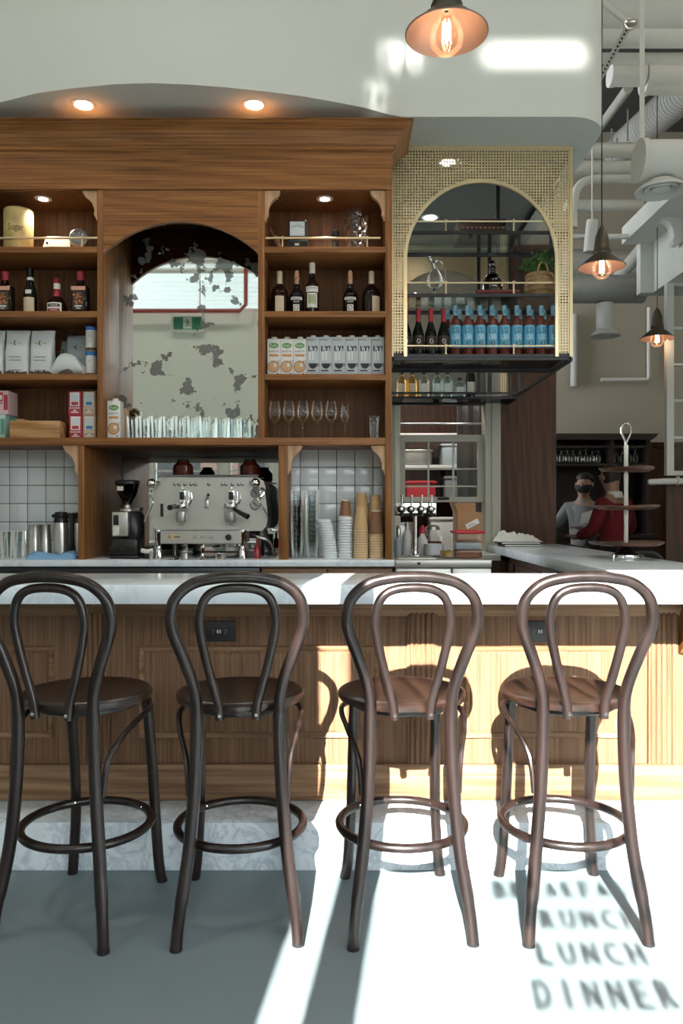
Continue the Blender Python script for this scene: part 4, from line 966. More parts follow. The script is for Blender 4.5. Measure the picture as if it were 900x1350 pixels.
g = None; lbg = 'clear tumbler among the crowded rows in front of the mirror'
hh = izt(550.5) - z4
k_ = 0
for row, (y, off) in enumerate(((YI - .035, 0), (YI + .045, .035), (YI + .125, .01))):
    for i in range(8 if row == 0 else 7):
        px = 175 if row == 0 else 178
        x = X(px, y) + off * .9 + i * .0665
        if x > X(281, y): continue
        if g is None: g = thing('tumbler', lbg, 'glass', (x, y, z4), 0, 'crowded tumblers in front of the mirror'); tumbler(g, hh, .025, .031)
        else: dup(g, (x, y, z4))
g2 = None; hh2 = izt(552.5) - z4
for row, y in enumerate((YI - .03, YI + .05)):
    for i in range(4):
        x = X(291, y) + i * .0675
        if x > X(337, y): continue
        lb = 'low cut tumbler in the group at the right of the mirror shelf'
        if g2 is None: g2 = thing('cut_tumbler', lb, 'glass', (x, y, z4), 0, 'cut tumblers at the right of the mirror shelf'); tumbler(g2, hh2, .028, .032, 'crystal')
        else: dup(g2, (x, y, z4))
# ------------------------------------------------------------------ on the back worktop
ZT = ZB + .001
YM = 4.42; KM = YM / F
def mx(px): return (px - 450) * KM
def mz(py): return H + (675 - py) * KM
def scale_to(px0, px1, w): return (mx(px1) - mx(px0)) / w
# espresso machine
t = thing('espresso_machine', 'two group steel espresso machine with levers on both sides', 'coffee machine', (mx(276), YM + .2, ZT))
ol = [(209, 630), (340, 630), (347, 634), (350, 642), (350, 655), (352, 668), (353, 684), (351, 694), (345, 700), (208, 700), (201, 694), (199, 684), (201, 668), (203, 655), (203, 642), (205, 634)]
MB('steel_brushed').prism([(mx(a), mz(b)) for a, b in ol], YM, YM + .012, 'xz').build('front_panel', t)
m = MB('steel_dark'); m.prism([(mx(276) + (mx(a) - mx(276)) * .975, mz(b)) for a, b in ol], YM + .012, YM + .36, 'xz'); m.build('body', t)
m = MB('steel'); m.tube([(mx(210), YM + .02, mz(627)), (mx(340), YM + .02, mz(627))], .006, 8); m.tube([(mx(210), YM + .34, mz(627)), (mx(340), YM + .34, mz(627))], .006, 8)
for px in (212, 236, 262, 290, 315, 338): m.tube([(mx(px), YM + .02, mz(631)), (mx(px), YM + .02, mz(627))], .005, 6)
m.box(mx(218), mx(334), YM + .03, YM + .33, mz(630), mz(628.5)); m.build('cup_rail', t)
# lower body and drip tray
m = MB('steel_dark'); m.box(mx(214), mx(320), YM - .05, YM + .33, mz(717), mz(698.5), .006); dt = m.build('drip_tray', t)
m = MB('steel_brushed'); m.box(mx(214.5), mx(319.5), YM - .051, YM - .05, mz(716), mz(699.5)); m.build('tray_front', dt)
m = MB('steel'); m.box(mx(213), mx(321), YM - .052, YM + .05, mz(698.5), mz(697.6)); m.build('tray_grille', dt)
f = YM - .0518; m = MB('brass_rail'); 
cxb, czb = mx(232), mz(707.5)
m.add([(cxb + math.copysign(.028, math.cos(a)) + .0145 * math.cos(a), f, czb + .0145 * math.sin(a)) for a in [2 * PI * (i + .5) / 28 for i in range(28)]], [tuple(range(28))]); m.mat('ink_grey'); m.add([(cxb + .016 + .02 * math.cos(2 * PI * i / 16), f - .0006, czb + .006 * math.sin(2 * PI * i / 16)) for i in range(16)], [tuple(range(16))]); m.mat('ink_gold'); m.add([(cxb - .026 + .010 * math.cos(2 * PI * i / 16), f - .0006, czb + .010 * math.sin(2 * PI * i / 16)) for i in range(16)], [tuple(range(16))]); m.build('badge', dt)
m = MB('chrome'); m.text('FAEMA', mx(267), mz(708), .138, .021, flat(f), 'chrome'); m.build('lettering', dt)
m = MB('black_plastic'); m.lathe([(0, 0), (.018, 0), (.016, .014), (0, .016)], (0, 0, 0), 20, Matrix.Translation((mx(303), f, mz(708))) @ Matrix.Rotation(R(90), 4, 'X')); m.box(mx(303) - .004, mx(303) + .004, f - .02, f, mz(711), mz(704)); m.build('dial_knob', dt)
for px in (211, 320.5):
    m = MB('chrome'); m.lathe([(0, 0), (.026, 0), (.026, .006), (.022, .05), (.018, .058), (0, .058)], (mx(px), YM - .03, ZT), 20); m.lathe([(.017, .058), (.013, .075), (.020, .09), (.022, mz(698) - ZT)], (mx(px), YM - .03, ZT), 20); m.build('foot', t)
for px in (216, 336): MB('steel_dark').lathe([(0, 0), (.02, 0), (.02, mz(717) - ZT + .03), (0, mz(717) - ZT + .03)], (mx(px), YM + .28, ZT), 14).build('foot', t)
m = MB('black_plastic'); xh = mx(213.5); m.box(mx(211.5), mx(215.5), YM - .004, YM, mz(681), mz(664), .0018); m.build('vent_slot', t)
for px in (230.5, 236, 244, 252, 257.5, 275, 293, 298, 306.5, 314.5, 319.5):
    m = MB('black_plastic'); Mx = Matrix.Translation((mx(px), YM, mz(638.5))) @ Matrix.Rotation(R(90), 4, 'X'); m.lathe([(0, 0), (.0095, 0), (.0095, .003), (.008, .004), (0, .004)], (0, 0, 0), 14, Mx); m.mat('steel').lathe([(0, .0042), (.006, .0042), (0, .006)], (.001, .002, 0), 12, Mx); m.build('button', t)
for px, hd in ((242, 0), (306, 1)):
    gx = mx(px); m = MB('chrome'); m.box(gx - .016, gx + .016, YM - .03, YM, mz(668), mz(646), .006); m.tube([(gx + .02, YM - .004, mz(667)), (gx + .042, YM - .012, mz(658)), (gx + .034, YM - .008, mz(648))], .006, 8, squash=2); m.lathe([(0, 0), (.036, 0), (.038, .01), (.038, .026), (.03, .032), (0, .032)], (gx, YM - .055, mz(670)), 24); m.lathe([(0, 0), (.010, 0), (.010, .012), (0, .016)], (gx, YM - .04, mz(645)), 14); g = m.build('group_head', t)
    m = MB('black_plastic'); m.box(gx - .013, gx + .013, YM - .05, YM - .028, mz(659), mz(648.5), .005); m.build('lever_cover', g)
    m = MB('steel'); m.lathe([(0, 0), (.027, 0), (.030, .012), (.031, .055), (0, .055)], (gx, YM - .055, mz(688)), 20); m.lathe([(0, -.02), (.008, -.018), (.010, 0), (0, 0)], (gx, YM - .055, mz(688)), 12); pf = m.build('portafilter', t)
    m = MB('black_plastic'); a = bez([(gx + .02, YM - .08, mz(671)), (gx + .06, YM - .12, mz(676)), (gx + .105, YM - .15, mz(681))] if hd else [(gx - .02, YM - .075, mz(668.5)), (gx - .03, YM - .13, mz(668.5)), (gx - .034, YM - .2, mz(669.5))], 5); m.tube(a, [.009 + .007 * i / len(a) for i in range(len(a))], 10); m.build('handle', pf)
m = MB('steel'); gx = mx(272); m.box(gx - .010, gx + .012, YM - .012, YM, mz(670), mz(659), .003); m.tube([(gx, YM - .01, mz(660)), (gx + .012, YM - .02, mz(653))], .006, 8); m.mat('black_plastic').ball((gx + .014, YM - .022, mz(652.5)), .009, 10); m.build('water_tap', t)
for py in (649, 664.5):
    gx = mx(336.5); Mx = Matrix.Translation((gx, YM, mz(py))) @ Matrix.Rotation(R(90), 4, 'X'); g = MB('chrome').lathe([(.027, 0), (.031, 0), (.031, .010), (.027, .012), (.026, .006)], (0, 0, 0), 26, Mx).build('gauge', t)
    m = MB('steel_dark' if py < 655 else 'duct_grey'); m.lathe([(0, .006), (.0265, .006)], (0, 0, 0), 24, Mx); m.mat('ink_black'); m.tube([(gx - .012, YM - .008, mz(py) + .010), (gx + .012, YM - .008, mz(py) - .012)], .0025, 5); m.build('dial', g)
for s, kx, ky, pts in ((-1, 202.5, 637.5, [(202, 646), (199, 652), (205, 661), (201, 672), (194, 688)]), (1, 338, 637, [(344, 643), (350, 648), (343, 660), (349, 671), (355, 683)])):
    m = MB('chrome'); m.ball((mx(kx), YM - .045, mz(ky)), .026, 18); m.tube([(mx(kx), YM - .03, mz(ky)), (mx(kx) - s * .03, YM + .0, mz(ky) + .002)], .013, 12); m.build('steam_knob', t)
    m = MB('chrome'); m.tube(bez([(mx(a), YM - .03 - .03 * (i > 1), mz(b)) for i, (a, b) in enumerate(pts)], 6), .0055, 8); m.build('steam_wand', t)
# cups kept warm on top of the machine
for px, lb, mt in ((232, 'brown coffee jar on top of the espresso machine at left', 'syrup'), (324, 'brown coffee jar on top of the espresso machine at right', 'syrup')):
    x = mx(px); y = YM + .2; zz = mz(626.2); tt = thing('coffee_jar', lb, 'jar', (x, y, zz), 0, 'brown jars on the espresso machine'); MB('bottle_amber').lathe([(0, 0), (.055, 0), (.06, .02), (.058, .06), (.035, .085), (0, .085)], (x, y, zz), 20).build('body', tt); MB('dark_bronze').lathe([(0, .085), (.036, .085), (.034, .1), (0, .103)], (x, y, zz), 20).build('lid', tt)
# grinder
gx = mx(165.5); t = thing('coffee_grinder', 'black coffee grinder with smoked bean hopper left of the espresso machine', 'grinder', (gx, YM, ZT))
m = MB('black_plastic'); m.box(mx(148), mx(186), YM - .06, YM + .14, ZT, ZT + .018, .006); m.box(mx(150), mx(184), YM - .05, YM + .13, ZT + .018, mz(710), .012); m.build('base', t)
m = MB('black_metal'); m.lathe([(0, 0), (.062, 0), (.066, .02), (.066, .13), (.05, .155), (.02, .16), (0, .16)], (mx(171), YM + .06, mz(711)), 26); m.build('body', t)
m = MB('steel_brushed'); m.box(mx(150), mx(171), YM - .04, YM + .02, mz(707), mz(675), .006); m.lathe([(0, 0), (.04, 0), (.04, .012), (.02, .02), (.014, .045), (0, .045)], (mx(166), YM + .03, mz(674)), 22); dz = m.build('doser', t)
m = MB('black_plastic'); m.box(mx(152), mx(159), YM - .042, YM - .04, mz(692), mz(679), .001); m.build('window', dz)
m = MB('label_white'); m.box(mx(152), mx(160), YM - .042, YM - .04, mz(705), mz(694)); m.build('sticker', dz)
m = MB('dark_jug'); hx = mx(166); m.lathe([(.016, mz(666) - mz(672)), (.022, mz(666) - mz(672) + .008), (.055, mz(650) - mz(672)), (.066, mz(637) - mz(672)), (.064, mz(637) - mz(672)), (.05, mz(649) - mz(672))], (hx, YM + .03, mz(672)), 26); m.mat('black_plastic').lathe([(.068, 0), (.069, .014), (.06, .022), (0, .024), ], (hx, YM + .03, mz(638)), 26); hp = m.build('hopper', t)
m = MB('coffee_beans'); m.lathe([(0, 0), (.02, 0), (.048, .085), (.056, .115), (0, .125)], (hx, YM + .03, mz(664)), 22); m.build('beans', hp)
m = MB('label_white'); m.add([wrap(.0655, hx, YM + .03, 0)(u, v) for u, v in ((-.05, mz(647)), (-.005, mz(647)), (-.005, mz(641)), (-.05, mz(641)))], [(0, 1, 2, 3)]); m.build('sticker', hp)
m = MB('steel'); m.tube([(mx(176), YM + .0, mz(672)), (mx(186), YM - .02, mz(671))], .006, 8); m.mat('black_plastic').ball((mx(188), YM - .025, mz(671)), .012, 10); m.build('lever', t)
m = MB('black_plastic'); m.tube([(mx(160), YM - .06, mz(722)), (mx(172), YM - .1, mz(722))], .008, 8); m.tube([(mx(150), YM - .07, mz(722)), (mx(162), YM - .075, mz(722.5))], .004, 6); m.build('fork', t)
# small things in front of the machine
def knob_thing(name, lb, cat, px, prof, mat, y=YM - .1):
    x = X(px, y); return solo(MB(mat).lathe(prof, (x, y, ZT), 20), name, lb, cat, (x, y, ZT))
knob_thing('tamper', 'steel coffee tamper in front of the espresso machine', 'tamper', 267, [(0, 0), (.029, 0), (.029, .012), (.012, .02), (.008, .035), (.013, .05), (.012, .07), (0, .078)], 'chrome')
knob_thing('filter_basket', 'steel filter basket beside the coffee tamper', 'basket', 290, [(0, 0), (.028, 0), (.031, .03), (.034, .031), (.034, .034), (.029, .033), (.026, .004), (0, .004)], 'steel')
knob_thing('knock_box', 'black knock box between the grinder and espresso machine', 'knock box', 195.5, [(0, 0), (.030, 0), (.033, .05), (.034, .07), (.03, .07), (.027, .01), (0, .01)], 'black_plastic', YM - .02)
knob_thing('milk_pitcher', 'small steel pitcher between the tamper and the knock box', 'pitcher', 244, [(0, 0), (.022, 0), (.024, .01), (.018, .03), (.02, .04), (.018, .04), (.016, .03), (0, .006)], 'steel')
m = MB('black_plastic'); y = YM - .12
for i, (px, l) in enumerate(((222, 8), (228, 7))): m.box(X(px, y), X(px + l, y), y - .015, y + .015, ZT, ZT + .012 + .006 * i, .004)
m.mat('label_white'); [m.box(X(223 + 3 * i, y), X(224.6 + 3 * i, y), y - .0155, y - .015, ZT + .003, ZT + .010) for i in range(3)]
solo(m, 'brush_block', 'low black block with white marks in front of the left machine foot', 'block', (X(224, y), y, ZT))
m = MB('steel'); m.tube(bez([(mx(360), YM + .1, ZT + .008), (mx(356), YM + .0, ZT + .09), (mx(340), YM - .02, ZT + .12), (mx(332), YM + .05, ZT + .13)], 8), .007, 8); solo(m, 'drain_hose', 'grey hose curving down beside the right machine foot', 'hose', (mx(350), YM, ZT))
m = MB('red_wax'); m.lathe([(0, 0), (.02, 0), (.02, .06), (.008, .075), (.008, .11), (0, .11)], (mx(339.5), YM - .02, ZT), 14); solo(m, 'hand_tool', 'dark red handled tool standing right of the machine', 'tool', (mx(339.5), YM - .02, ZT))
m = MB('label_white'); m.tube(bez([(X(186, 4.31), 4.31, ZT + .05), (X(194, 4.31), 4.312, ZT + .043), (X(202, 4.32), 4.32, ZT + .05)], 5), .012, 10); m.mat('steel').tube([(X(199, 4.31), 4.315, ZT + .045), (X(199, 4.31), 4.315, ZT)], .012, 10); solo(m, 'spare_handle', 'pale handled portafilter leaning left of the machine', 'portafilter', (X(199, 4.31), 4.315, ZT))
# left bay: pitchers, flasks, tumblers, cloth
def pitcher(px0, px1, top, lb, y):
    x = (X(px0, y) + X(px1, y)) / 2; r = (X(px1, y) - X(px0, y)) / 2; h = H + (675 - top) * y / F - ZT; t = thing('steel_pitcher', lb, 'pitcher', (x, y, ZT), 0, 'steel milk pitchers')
    MB('steel').lathe([(0, 0), (r, 0), (r * 1.02, .008), (r * .9, h * .5), (r * .78, h * .92), (r * .86, h), (r * .82, h), (r * .74, h * .92), (r * .86, h * .5), (r * .95, .01), (0, .01)], (x, y, ZT), 26).build('body', t)
    MB('steel').tube(bez([(x - r * .8, y - r * .3, ZT + h * .88), (x - r * 1.1, y - r * .8, ZT + h * .8), (x - r * 1.05, y - r * .8, ZT + h * .4), (x - r * .9, y - r * .3, ZT + h * .3)], 6), .006, 8).build('handle', t)
pitcher(37, 53.5, 692, 'steel milk pitcher next to the water tumblers', 4.43); pitcher(50, 68, 691.5, 'steel milk pitcher beside the black topped flask', 4.50)
def flask(px, top, lb, y):
    x = X(px, y); h = H + (675 - top) * y / F - ZT; r = .042; t = thing('thermos_flask', lb, 'flask', (x, y, ZT), 0, 'steel and black flasks')
    MB('steel').lathe([(0, 0), (r, 0), (r, h * .66), (r * .9, h * .76), (0, h * .76)], (x, y, ZT), 24).build('body', t)
    m = MB('black_plastic'); m.lathe([(r * .92, h * .755), (r * .95, h * .80), (r * .8, h * .86), (r * .84, h * .88), (r * .8, h * .98), (0, h)], (x, y, ZT), 24); m.box(x - .05, x - .02, y - .015, y + .015, ZT + h * .86, ZT + h * .94, .006); m.build('lid', t)
    m = MB('black_plastic'); m.tube(bez([(x + .03, y, ZT + h * .9), (x + .062, y - .012, ZT + h * .85), (x + .064, y - .012, ZT + h * .3), (x + .04, y, ZT + h * .12)], 6), .010, 8, squash=1.6); m.build('handle', t)
flask(80.5, 674, 'black lidded steel flask in front of the tiles', 4.46); flask(102, 675, 'black lidded steel flask half behind the oak upright', 4.56)
m = MB('cloth_blue'); y0 = 4.3; pts = []; nx, ny = 14, 6; vs = []; fs = []; random.seed(11)
for lay, (dz) in enumerate((.001, .034)):
    for j in range(ny + 1):
        for i in range(nx + 1):
            u, v = i / nx, j / ny; x = X(40 + 61 * u, 4.36) + .012 * v; y = y0 + .13 * v
            edge_ = min(1, min(u, 1 - u) * 9, min(v, 1 - v) * 5 + .25)
            vs.append((x, y, ZT + (dz * (.35 + .65 * edge_) * (1 + .25 * math.sin(7 * u + 2 * v)) + .003 * math.sin(19 * u) if lay else 0)))
nn = (nx + 1) * (ny + 1)
for j in range(ny):
    for i in range(nx):
        a = j * (nx + 1) + i; fs += [(a + nn, a + 1 + nn, a + nx + 2 + nn, a + nx + 1 + nn), (a, a + nx + 1, a + nx + 2, a + 1)]
for i in range(nx): fs += [(i, i + 1, i + 1 + nn, i + nn)]; a = ny * (nx + 1) + i; fs += [(a + 1, a, a + nn, a + 1 + nn)]
for j in range(ny): a = j * (nx + 1); fs += [(a + nx + 1, a, a + nn, a + nx + 1 + nn)]; a += nx; fs += [(a, a + nx + 1, a + nx + 1 + nn, a + nn)]
m.add(vs, fs); solo(m, 'folded_cloth', 'folded blue cloth at the edge of the back worktop', 'cloth', (X(70, 4.36), 4.36, ZT))
g = None
for row, (y, px0, nn_) in enumerate(((4.40, -7, 4), (4.48, 0, 3), (4.56, 8, 3))):
    for i in range(nn_):
        x = X(px0, y) + i * .068
        if x > X(31, y): continue
        if g is None: g = thing('water_tumbler', 'clear water tumbler in the cluster left of the pitchers', 'glass', (x, y, ZT), 0, 'water tumblers beside the pitchers'); tumbler(g, .148, .026, .033)
        else: dup(g, (x, y, ZT))
# right bay: nested glasses, lids, paper cups
g = None
for s_, (px, y, cnt) in enumerate(((391.8, 4.43, 11), (411.5, 4.45, 11), (396, 4.55, 10))):
    for i in range(cnt):
        x = X(px, y) + .0002 * math.sin(i * 1.9 + s_); z = ZT + i * .0272
        lb = ['glass in the nested stack of beer glasses beside the oak upright', 'glass in the nested stack of beer glasses beside the white lids', 'glass in the rear nested stack of beer glasses'][s_]; gr = 'nested glasses, ' + ['first', 'second', 'rear'][s_] + ' stack'
        if g is None: g = thing('beer_glass', lb, 'glass', (x, y, z), 0, gr); tumbler(g, .105, .026, .039)
        else: dup(g, (x, y, z), None, lb, gr)
def lid_stack(pxb, pxt, top, y, lb, cnt):
    global lidp
    zt_ = H + (675 - top) * y / F; st_ = (zt_ - ZT - .022) / (cnt - 1)
    for i in range(cnt):
        u = i / (cnt - 1); x = X(pxb + (pxt - pxb) * u ** 1.6, y); z = ZT + st_ * i
        if lidp is None:
            lidp = thing('cup_lid', lb, 'lid', (x, y, z), 0, lb.replace('lid in', 'lids in'))
            MB('lid_white').lathe([(.0405, 0), (.0425, .002), (.0415, .006), (.038, .008), (.036, .017), (.034, .019), (.031, .0165), (0, .0165)], (0, 0, 0), 24).build('shell', lidp, False)
            MB('lid_white').torus((0, 0, .0025), .041, .0018, 24, 6).build('rim', lidp, False)
        else: dup(lidp, (x, y, z), None, lb, lb.replace('lid in', 'lids in'))
lidp = None
lid_stack(435, 427, 684, 4.42, 'white plastic lid in the leaning stack', 15); lid_stack(455.3, 455.3, 680.5, 4.43, 'white plastic lid in the upright stack', 15)
def cup_proto(name, lb, mat, h, rt, rb, loc, up, group):
    t = thing(name, lb, 'paper cup', loc, 0, group); z = (lambda a: a) if up else (lambda a: h - a)
    MB(mat).lathe([(0, z(.006)), (rb, z(0)), (rt, z(h - .001)), (rt - .0006, z(h - .001)), (rb - .0006, z(.006)), (0, z(.007))], (0, 0, 0), 26).build('cup', t, False)
    MB('cup_rim').torus((0, 0, z(h - .0015)), rt + .0014, .0017, 26, 6).build('rim', t, False)
    return t
y = 4.40; zt_ = H + (675 - 640) * y / F
def cups(px, y, cnt, dz, lb, mat='cup_kraft', z0=ZT, last=None, h=.135, rt=.0400, rb=.027):
    p = None
    for i in range(cnt):
        loc = (X(px, y) + .0001 * math.sin(i * 2.3), y, z0 + dz * i)
        if p is None: p = cup_proto('paper_cup', lb, mat, h, rt, rb, loc, False, lb.replace('cup in', 'cups in'))
        else: dup(p, loc)
    return z0 + dz * (cnt - 1)
# the stacks stand rim down, so each shows its rim as a ring
z_ = cups(475.6, 4.40, 12, .0138, 'kraft paper cup in the front stack beside the lids')
z_ = cups(476.5, 4.50, 18, .0136, 'kraft paper cup in the tall rear stack', h=.135)
z_ = cups(495.8, 4.40, 9, .0145, 'kraft paper cup in the front stack beside the upright')
p = cup_proto('paper_cup', 'brown paper cup upside down on the front stack beside the upright', 'cup_brown', .135, .0400, .029, (X(495.8, 4.40), 4.40, z_ + .016), False, 'single brown cups')
m = MB('cup_rim'); m.lathe([(0, .1365), (.0285, .1365), (.0305, .128), (.030, .1285)], (X(495.8, 4.4), 4.4, z_ + .016), 24); m.build('foot_band', p)
z_ = cups(494.8, 4.50, 17, .0137, 'kraft paper cup in the rear stack beside the upright', h=.135)
p = dup(p, (X(455.3, 4.43), 4.43, H + (675 - 680.5) * 4.43 / F + .001), None, 'brown paper cup upside down on top of the upright lid stack')
p.scale = (.86, .86, .66)

# ------------------------------------------------------------------ beer taps, box, tub
yt = 4.52
def tx(px): return X(px, yt)
def tz(py): return Z(py, yt)
t = thing('beer_tap_tower', 'four tap chrome beer tower on the steel fridge top', 'beer taps', (tx(547), yt, ZB + .009))
m = MB('chrome'); m.box(tx(520.5), tx(574), yt - .03, yt + .05, tz(680), tz(663), .003); m.build('manifold', t)
m = MB('chrome'); m.lathe([(0, 0), (.042, 0), (.042, .006), (.0155, .012), (.0125, .03), (.0125, tz(679) - ZB - .009), (0, tz(679) - ZB - .009)], (tx(547), yt, ZB + .009), 20); m.build('column', t)
for px in (528, 540.5, 553.5, 566.5):
    Mx = Matrix.Translation((tx(px), yt - .03, tz(671.5))) @ Matrix.Rotation(R(90), 4, 'X')
    m = MB('black_metal'); m.lathe([(0, 0), (.021, 0), (.021, .008), (.014, .012), (.012, .04), (0, .04)], (0, 0, 0), 18, Mx); m.tube([(tx(px), yt - .066, tz(671)), (tx(px), yt - .085, tz(676)), (tx(px), yt - .085, tz(681))], .008, 8); fa = m.build('faucet', t)
    m = MB('chrome'); m.lathe([(0, .04), (.010, .04), (.009, .05), (0, .052)], (0, 0, 0), 14, Mx); m.tube([(tx(px), yt - .062, tz(668)), (tx(px) + .003, yt - .062, tz(660)), (tx(px) + .004, yt - .06, tz(653))], [.005, .006, .009], 10); m.build('tap_handle', fa)
def jar(name, lb, cat, px, y, h, r, body, cap=None, ch=.03, cr=.5):
    x = X(px, y); t = thing(name, lb, cat, (x, y, ZT)); MB(body).lathe([(0, 0), (r, 0), (r, h * .7), (r * .6, h * .86), (r * cr, h * .88), (r * cr, h), (0, h)], (x, y, ZT), 20).build('body', t)
    if cap: MB(cap).lathe([(0, h), (r * cr * 1.15, h), (r * cr * 1.1, h + ch * .6), (r * .2, h + ch), (0, h + ch)], (x, y, ZT), 16).build('cap', t)
jar('squeeze_bottle', 'white squeeze bottle with red tip behind the beer taps', 'bottle', 556.5, 4.7, .13, .032, 'paper_white', 'red_plastic', .05); jar('steel_shaker', 'tall grey bottle behind the left beer taps', 'bottle', 536.5, 4.75, .17, .026, 'duct_white', 'steel'); jar('squeeze_bottle', 'pale squeeze bottle at far left behind the taps', 'bottle', 525, 4.75, .12, .025, 'bag_grey', 'steel', .06)
ZT += .009; m = MB('lid_white'); x = X(572, 4.60); m.lathe([(0, 0), (.052, 0), (.058, .06), (.06, .064), (.056, .064), (.05, .004), (0, .004)], (x, 4.60, ZT), 24); solo(m, 'white_tub', 'low white tub right of the beer tower', 'tub', (x, 4.60, ZT)); ZT -= .009
x = X(570, 4.8); t = thing('glass_jug', 'small glass jug with steel lid behind the white tub', 'jug', (x, 4.8, ZT)); MB('clear_glass').lathe([(0, 0), (.05, 0), (.06, .05), (.058, .11), (.04, .13), (.044, .15)], (x, 4.8, ZT), 22).build('body', t); MB('steel').lathe([(0, .15), (.046, .15), (.04, .17), (.01, .18), (0, .18)], (x, 4.8, ZT), 18).build('lid', t); MB('syrup').lathe([(0, .006), (.048, .006), (.057, .05), (.056, .08), (0, .08)], (x, 4.8, ZT), 20).build('contents', t)
x = X(588.5, 4.42); t = thing('honey_bowl', 'small glass bowl of amber syrup before the cardboard box', 'bowl', (x, 4.42, ZT)); MB('clear_glass').lathe([(0, 0), (.030, 0), (.037, .012), (.040, .055), (.0385, .055), (.035, .012), (0, .006)], (x, 4.42, ZT), 22).build('bowl', t); MB('honey').lathe([(0, .007), (.033, .010), (.0372, .045), (0, .045)], (x, 4.42, ZT), 20).build('syrup', t)
ytb = 4.46; x0, x1 = X(598, ytb), X(634, ytb); t = thing('food_tub', 'clear tub with red lid and brown liquid before the cardboard box', 'tub', ((x0 + x1) / 2, ytb, ZT))
h = Z(703, ytb) - ZT
m = MB('clear_glass'); m.box(x0, x1, ytb - .06, ytb + .10, ZT, ZT + h, .008); m.build('tub', t); MB('syrup').box(x0 + .004, x1 - .004, ytb - .056, ytb + .096, ZT + .004, ZT + .045, .004).build('liquid', t)
MB('bag_grey').box(x0 + .006, x1 - .006, ytb - .052, ytb + .092, ZT + .047, ZT + .088, .008).build('contents', t)
m = MB('red_plastic'); m.box(x0 - .008, x1 + .012, ytb - .068, ytb + .108, ZT + h, ZT + h + .014, .005); m.tube([(x0 - .004, ytb - .06, ZT + h + .016), (x1 + .010, ytb - .064, ZT + h + .010)], .006, 8); m.build('lid', t)
ybx = 4.68; x0, x1 = X(603, ybx), X(634.5, ybx); zt_ = Z(675, ybx); t = thing('cardboard_box', 'open brown cardboard box with white label behind the red lidded tub', 'box', ((x0 + x1) / 2, ybx, ZT))
m = MB('cardboard'); m.box(x0, x1, ybx, ybx + .004, ZT, zt_); m.box(x0, x1, ybx + .196, ybx + .2, ZT, zt_); m.box(x0, x0 + .004, ybx + .004, ybx + .196, ZT, zt_); m.box(x1 - .004, x1, ybx + .004, ybx + .196, ZT, zt_); m.box(x0 + .004, x1 - .004, ybx + .004, ybx + .196, ZT, ZT + .004); m.build('carton', t)
m = MB('cardboard'); m.add([(x0, ybx + .2, zt_), (x1, ybx + .2, zt_), (x1 + .002, ybx + .22, Z(663, ybx + .2)), (x0 - .01, ybx + .22, Z(663, ybx + .2)), (x0, ybx + .204, zt_), (x1, ybx + .204, zt_), (x1 + .002, ybx + .224, Z(663, ybx + .2)), (x0 - .01, ybx + .224, Z(663, ybx + .2))], [(0, 1, 2, 3), (7, 6, 5, 4), (0, 4, 5, 1), (1, 5, 6, 2), (2, 6, 7, 3), (3, 7, 4, 0)]); m.build('flap', t)
m = MB('cardboard'); m.add([(x0, ybx, zt_), (x0, ybx + .2, zt_), (x0 - .022, ybx + .2, zt_ + .06), (x0 - .022, ybx, zt_ + .055), (x0 + .004, ybx, zt_), (x0 + .004, ybx + .2, zt_), (x0 - .018, ybx + .2, zt_ + .06), (x0 - .018, ybx, zt_ + .055)], [(0, 1, 2, 3), (7, 6, 5, 4), (0, 4, 5, 1), (1, 5, 6, 2), (2, 6, 7, 3), (3, 7, 4, 0)]); m.build('flap', t)
m = MB('paper_white'); c = Vector((X(622.5, ybx), ybx - .001, Z(690.5, ybx))); M = Matrix.Translation(c) @ Matrix.Rotation(R(-28), 4, 'Y'); m.box(-.040, .040, -.0006, 0, -.015, .015, 0, M); m.mat('ink_grey')
for i in range(3): m.box(-.030, .02 - .01 * i, -.001, -.0006, -.008 + .006 * i, -.006 + .006 * i, 0, M)
m.build('label', t)
# towel and folders at the far end of the peninsula
yT = 6.05
m = MB('black_matt'); m.box(1.22, 1.50, 5.92, 6.2, ZT, ZT + .014, .003); m.mat('paper_white').box(1.222, 1.498, 5.918, 6.19, ZT + .003, ZT + .011); solo(m, 'menu_folder', 'black folder with white pages, lower of two on the peninsula end', 'folder', (1.36, 6.05, ZT), 'folders under the towel')
m = MB('black_matt'); m.box(1.20, 1.49, 5.94, 6.22, ZT + .016, ZT + .032, .003); m.mat('paper_white').box(1.202, 1.488, 5.938, 6.21, ZT + .019, ZT + .029); solo(m, 'menu_folder', 'black folder with white pages directly under the crumpled towel', 'folder', (1.35, 6.05, ZT + .016), 'folders under the towel')
m = MB('towel'); random.seed(21); nx, ny = 46, 22; vs = []; fs = []
for j in range(ny + 1):
    for i in range(nx + 1):
        u, v = i / nx, j / ny; e_ = min(1, min(u, 1 - u) * 6) * min(1, min(v, 1 - v) * 4)
        vs.append((1.17 + .34 * u + .01 * math.sin(9 * v), 5.95 + .24 * v + .012 * math.sin(11 * u), ZT + .034 + e_ * (.058 - .03 * u) * (1 + .22 * math.sin(17 * u + 9 * v) + .25 * math.sin(23 * v - 13 * u) + .22 * math.sin(41 * u + 17 * v + 3 * math.sin(9 * u))) + e_ * random.uniform(0, .006)))
for j in range(ny):
    for i in range(nx): a = j * (nx + 1) + i; fs.append((a, a + 1, a + nx + 2, a + nx + 1))
b0 = len(vs); ring = [i for i in range(nx + 1)] + [(j) * (nx + 1) + nx for j in range(1, ny + 1)] + [ny * (nx + 1) + i for i in range(nx - 1, -1, -1)] + [j * (nx + 1) for j in range(ny - 1, 0, -1)]
fs.append(tuple(reversed(ring))); m.add(vs, fs); solo(m, 'crumpled_towel', 'crumpled white towel on the folders at the peninsula end', 'towel', (1.34, 6.07, ZT + .034))
